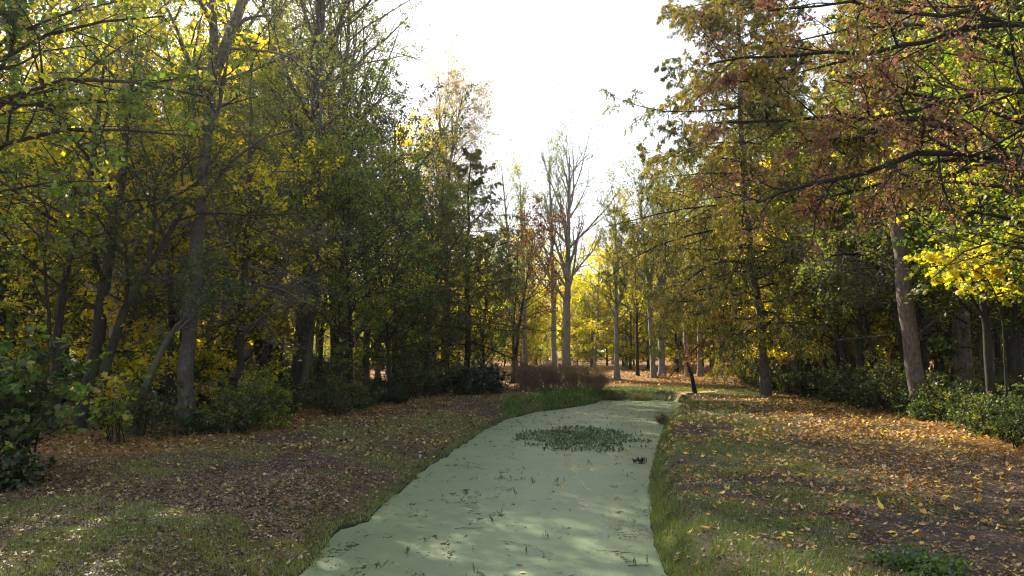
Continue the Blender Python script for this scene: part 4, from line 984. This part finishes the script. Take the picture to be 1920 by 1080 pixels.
# longer blades hanging over both water's edges
n = 60000; Y = 6 + 30 * rg.rand(n) ** 1.4; X = rg.uniform(-4, 8, n); sd = sdist(X, Y)
cl = fbm(np.stack([X, Y], -1), .5, 91, 3); k = (sd > .0) & (sd < .35) & (rg.rand(n) < sstep(.35, .6, cl) * np.where(X > .8, 1.2, .8)); X, Y, cl = X[k], Y[k], cl[k]
m = len(X); h = rg.uniform(.03, .11, m); a = rg.rand(m) * 6.28; B = np.stack([X, Y, height(X, Y) - .01], -1); sx = np.stack([np.cos(a), np.sin(a), 0 * a], -1) * (.003 + .0003 * Y)[:, None]
ln = unit(np.stack([rg.normal(0, .5, m) - np.sign(X - .8) * .5, rg.normal(-.1, .5, m), np.ones(m)], -1))
mg.add(np.stack([B - sx, B + sx, B + ln * h[:, None]], 1).reshape(-1, 3), (np.arange(m) * 3)[:, None] + np.arange(3)[None], np.repeat(np.array([.09, .14, .022]) * rg.uniform(.5, 1.5, m)[:, None], 3, 0))
link('grass', mg.build('grass', M_GRASS), kind='stuff', label='short grass growing in patches along both banks')

# ------------------------------------------------------------------ things on the water
def spikes(P, rng, h, wdt, lean=.35, col=(.05, .085, .018), nper=1):
    m = len(P); a = rng.rand(m) * 6.28
    sx = np.stack([np.cos(a), np.sin(a) * .5, 0 * a], -1) * (wdt * rng.uniform(.6, 1.4, m))[:, None]
    ln = unit(np.stack([rng.normal(0, lean, m), rng.normal(0, lean, m), np.ones(m)], -1)); hh = (h * rng.uniform(.5, 1.5, m))[:, None]
    V = np.stack([P - sx * .5, P + ln * hh * .55 - sx, P + ln * hh, P + ln * hh * .5 + sx], 1).reshape(-1, 3)
    return V, (np.arange(m) * 4)[:, None] + np.arange(4)[None], np.repeat(np.array(col) * rng.uniform(.6, 1.6, m)[:, None], 4, 0)
rw = np.random.RandomState(12)
n = 3600; th = rw.rand(n) * 6.28; rr = rw.rand(n) ** .62
cx, cyy = ground(1090, 822)[:2]
X = cx + 1.95 * rr * np.cos(th) + .1 * (rw.rand(n) - .5); Y = cyy + 3.2 * rr * np.sin(th)
kk = (vnoise(np.stack([X, Y], -1), .45, 6) > .02 + .6 * rr ** 2.5); X, Y = X[kk], Y[kk]
V, Fq, C = spikes(np.stack([X, Y, 0 * X], -1), rw, .095, .024, lean=.8)
mw = Mesh(); mw.add(V, Fq, C)
link('water_weed', mw.build('water_weed', M_GRASS), kind='stuff', label='raft of dark green water plants standing up through the duckweed')
# thin scatter of small shoots beyond and around
mw = Mesh(); n = 700; Y = rw.uniform(14, 37, n) ; X = rw.uniform(-2, 8, n); sd = sdist(X, Y); k = (sd < -.3) & ((Y > 23) | (rw.rand(n) < .25)); X, Y = X[k], Y[k]
V, Fq, C = spikes(np.stack([X, Y, 0 * X], -1), rw, .08, .018); mw.add(V, Fq, C)
n = 9000; Y = 6 + 30 * rw.rand(n) ** 1.2; X = rw.uniform(-3, 8, n); sd = sdist(X, Y); k = (sd < .02) & (rw.rand(n) < .08 + .9 * np.exp(sd / .22) + .35 * np.exp(sd / 1.0) * (X < 1.0) * (vnoise(np.stack([X, Y], -1), .6, 5) > .5)); X, Y = X[k], Y[k]
m = len(X); a = rw.rand(m) * 6.28; s_ = rw.uniform(.008, .03, m)[:, None]; u = np.stack([np.cos(a), np.sin(a), 0 * a], -1) * s_; v = np.stack([-np.sin(a), np.cos(a), 0 * a], -1) * s_ * .5
B = np.stack([X, Y, .006 + 0 * X], -1)
mw.add(np.stack([B - u, B + v, B + u, B - v], 1).reshape(-1, 3), (np.arange(m) * 4)[:, None] + np.arange(4)[None], np.repeat(np.array([.05, .04, .025]) * rw.uniform(.4, 2.0, m)[:, None], 4, 0))
n = 420; Y = 6 + 30 * rw.rand(n) ** 1.2; X = rw.uniform(-3, 8, n); sd = sdist(X, Y); k = sd < -.1; X, Y = X[k], Y[k]; m = len(X); a = rw.rand(m) * 6.28; s_ = rw.uniform(.015, .05, m)[:, None]
u = np.stack([np.cos(a), np.sin(a), 0 * a], -1) * s_; v = np.stack([-np.sin(a), np.cos(a), 0 * a], -1) * s_ * .7; B = np.stack([X, Y, .009 + 0 * X], -1)
mw.add(np.stack([B - u, B + v + UP * .008, B + u, B - v + UP * .006], 1).reshape(-1, 3), (np.arange(m) * 4)[:, None] + np.arange(4)[None], np.repeat(np.array([.34, .24, .12]) * rw.uniform(.3, 1.2, m)[:, None], 4, 0))
link('floating_debris', mw.build('floating_debris', M_DRY), kind='stuff', label='scattered shoots, bits of leaf and twig floating on the duckweed')
SHO = [(865, 940, 'centre-left'), (938, 898, ''), (990, 1040, ''), (704, 1065, ''), (718, 1068, ''), (1175, 895, ''), (1062, 903, ''), (1142, 1010, ''), (1215, 1058, ''), (1190, 1060, ''), (895, 1078, ''), (1015, 1010, ''), (925, 980, ''), (936, 965, ''),
       (966, 928, ''), (1100, 872, ''), (1110, 873, ''), (1043, 905, ''), (1000, 906, ''), (955, 925, ''), (762, 1040, ''), (1027, 1008, '')]
for k, (px, py, _) in enumerate(SHO):
    p = ground(px, py); n = rw.randint(2, 5)
    V, Fq, C = spikes(np.stack([rw.normal(0, .02, n), rw.normal(0, .02, n), np.zeros(n) - .005], -1), rw, .11, .012)
    o = thing('water_shoot', 'small dark green shoots poking up through the duckweed', 'water plant', (p[0], p[1], 0), 'small shoots poking up through the duckweed', mesh_from('water_shoot', V, Fq, M_GRASS, C)); o.scale = (rw.uniform(.8, 1.3),) * 3
p = ground(1201, 868); V, Fq, C = spikes(np.stack([rw.normal(0, .07, 26), rw.normal(0, .05, 26), np.zeros(26)], -1), rw, .11, .03, col=(.02, .035, .01))
thing('water_shoot', 'single dark compact tuft in the water close to the right bank', 'water plant', (p[0], p[1], 0), None, mesh_from('water_shoot', V, Fq, M_GRASS, C))
for k, (px, py, lab) in enumerate([(1017, 888, 'orange leaf floating in the middle of the stream before the weed raft'), (1150, 990, 'pale leaf floating on the right half of the stream'), (900, 995, 'pale leaf floating left of mid-stream beside dark debris'), (745, 1060, 'yellow leaf floating at the nearest left side of the stream')]):
    p = ground(px, py); o = thing('floating_leaf', lab, 'leaf', (p[0], p[1], .012), None, LM[(0, 3, 3, 5)[k]]); s_ = .12; o.scale = (s_, s_, s_ * .4); o.rotation_euler.z = k * 1.3
# twigs floating
for k, (px, py, ln_, rz, lab) in enumerate([(1160, 1037, .55, -.25, 'thin dark twig floating near the right bank'), (878, 992, .4, .1, 'short dark twig floating left of mid-stream'), (1200, 1062, .3, .2, 'short crossed twig floating in the nearest right part of the stream')]):
    p = ground(px, py); P_ = np.array([[[-ln_ / 2, 0, .006], [-.1, .02, .01], [.1, -.01, .01], [ln_ / 2, .02, .006]]]); V, Fq = tubes(P_, np.array([[.003, .005, .004, .002]]), 5)
    o = thing('floating_twig', lab, 'twig', (p[0], p[1], 0.004), None, mesh_from('floating_twig', V, Fq, B_DARK)); o.rotation_euler.z = rz

# thin autumn air
def haze():
    x0, x1, y0, y1, z0, z1 = -190, 190, -12, 185, -2.0, 34
    V = np.array([(x, y, z) for x in (x0, x1) for y in (y0, y1) for z in (z0, z1)], float)
    Fq = np.array([(0, 1, 3, 2), (4, 6, 7, 5), (0, 4, 5, 1), (2, 3, 7, 6), (0, 2, 6, 4), (1, 5, 7, 3)])
    m, N, L = new_mat('haze'); out = N.new('ShaderNodeOutputMaterial'); v = N.new('ShaderNodeVolumePrincipled')
    v.inputs['Density'].default_value = HAZE; v.inputs['Color'].default_value = (1, .97, .92, 1); v.inputs['Anisotropy'].default_value = 0.7
    L.new(v.outputs[0], out.inputs['Volume'])
    link('haze', mesh_from('haze', V, Fq, m), kind='stuff')
haze()
cy.volume_bounces = 0
# things that would read alike are told apart by their order across the view
same = {}
for o in S.objects:
    if o.get('category') and o.get('group') and ('wood' in o['group']): same.setdefault(o['label'], []).append(o)
ORD = ['leftmost', 'second from left', 'third from left', 'fourth from left', 'fifth from left', 'sixth from left', 'seventh from left', 'eighth from left', 'ninth from left', 'tenth from left',
       'eleventh from left', 'twelfth from left']
for lab, os_ in same.items():
    if len(os_) < 2 or len(os_) > 12: continue
    os_.sort(key=lambda o: o.location.x / o.location.y)
    for k, o in enumerate(os_):
        o['label'] = ('rightmost' if k == len(os_) - 1 else ORD[min(k, 11)] if k < 12 else 'one far right of the') + ' ' + lab
ntri = 0
for me in bpy.data.meshes:
    if me.users: ntri += len(me.loops) - 2 * len(me.polygons)
import sys; print('TRIANGLES', ntri, 'OBJECTS', len(S.objects))
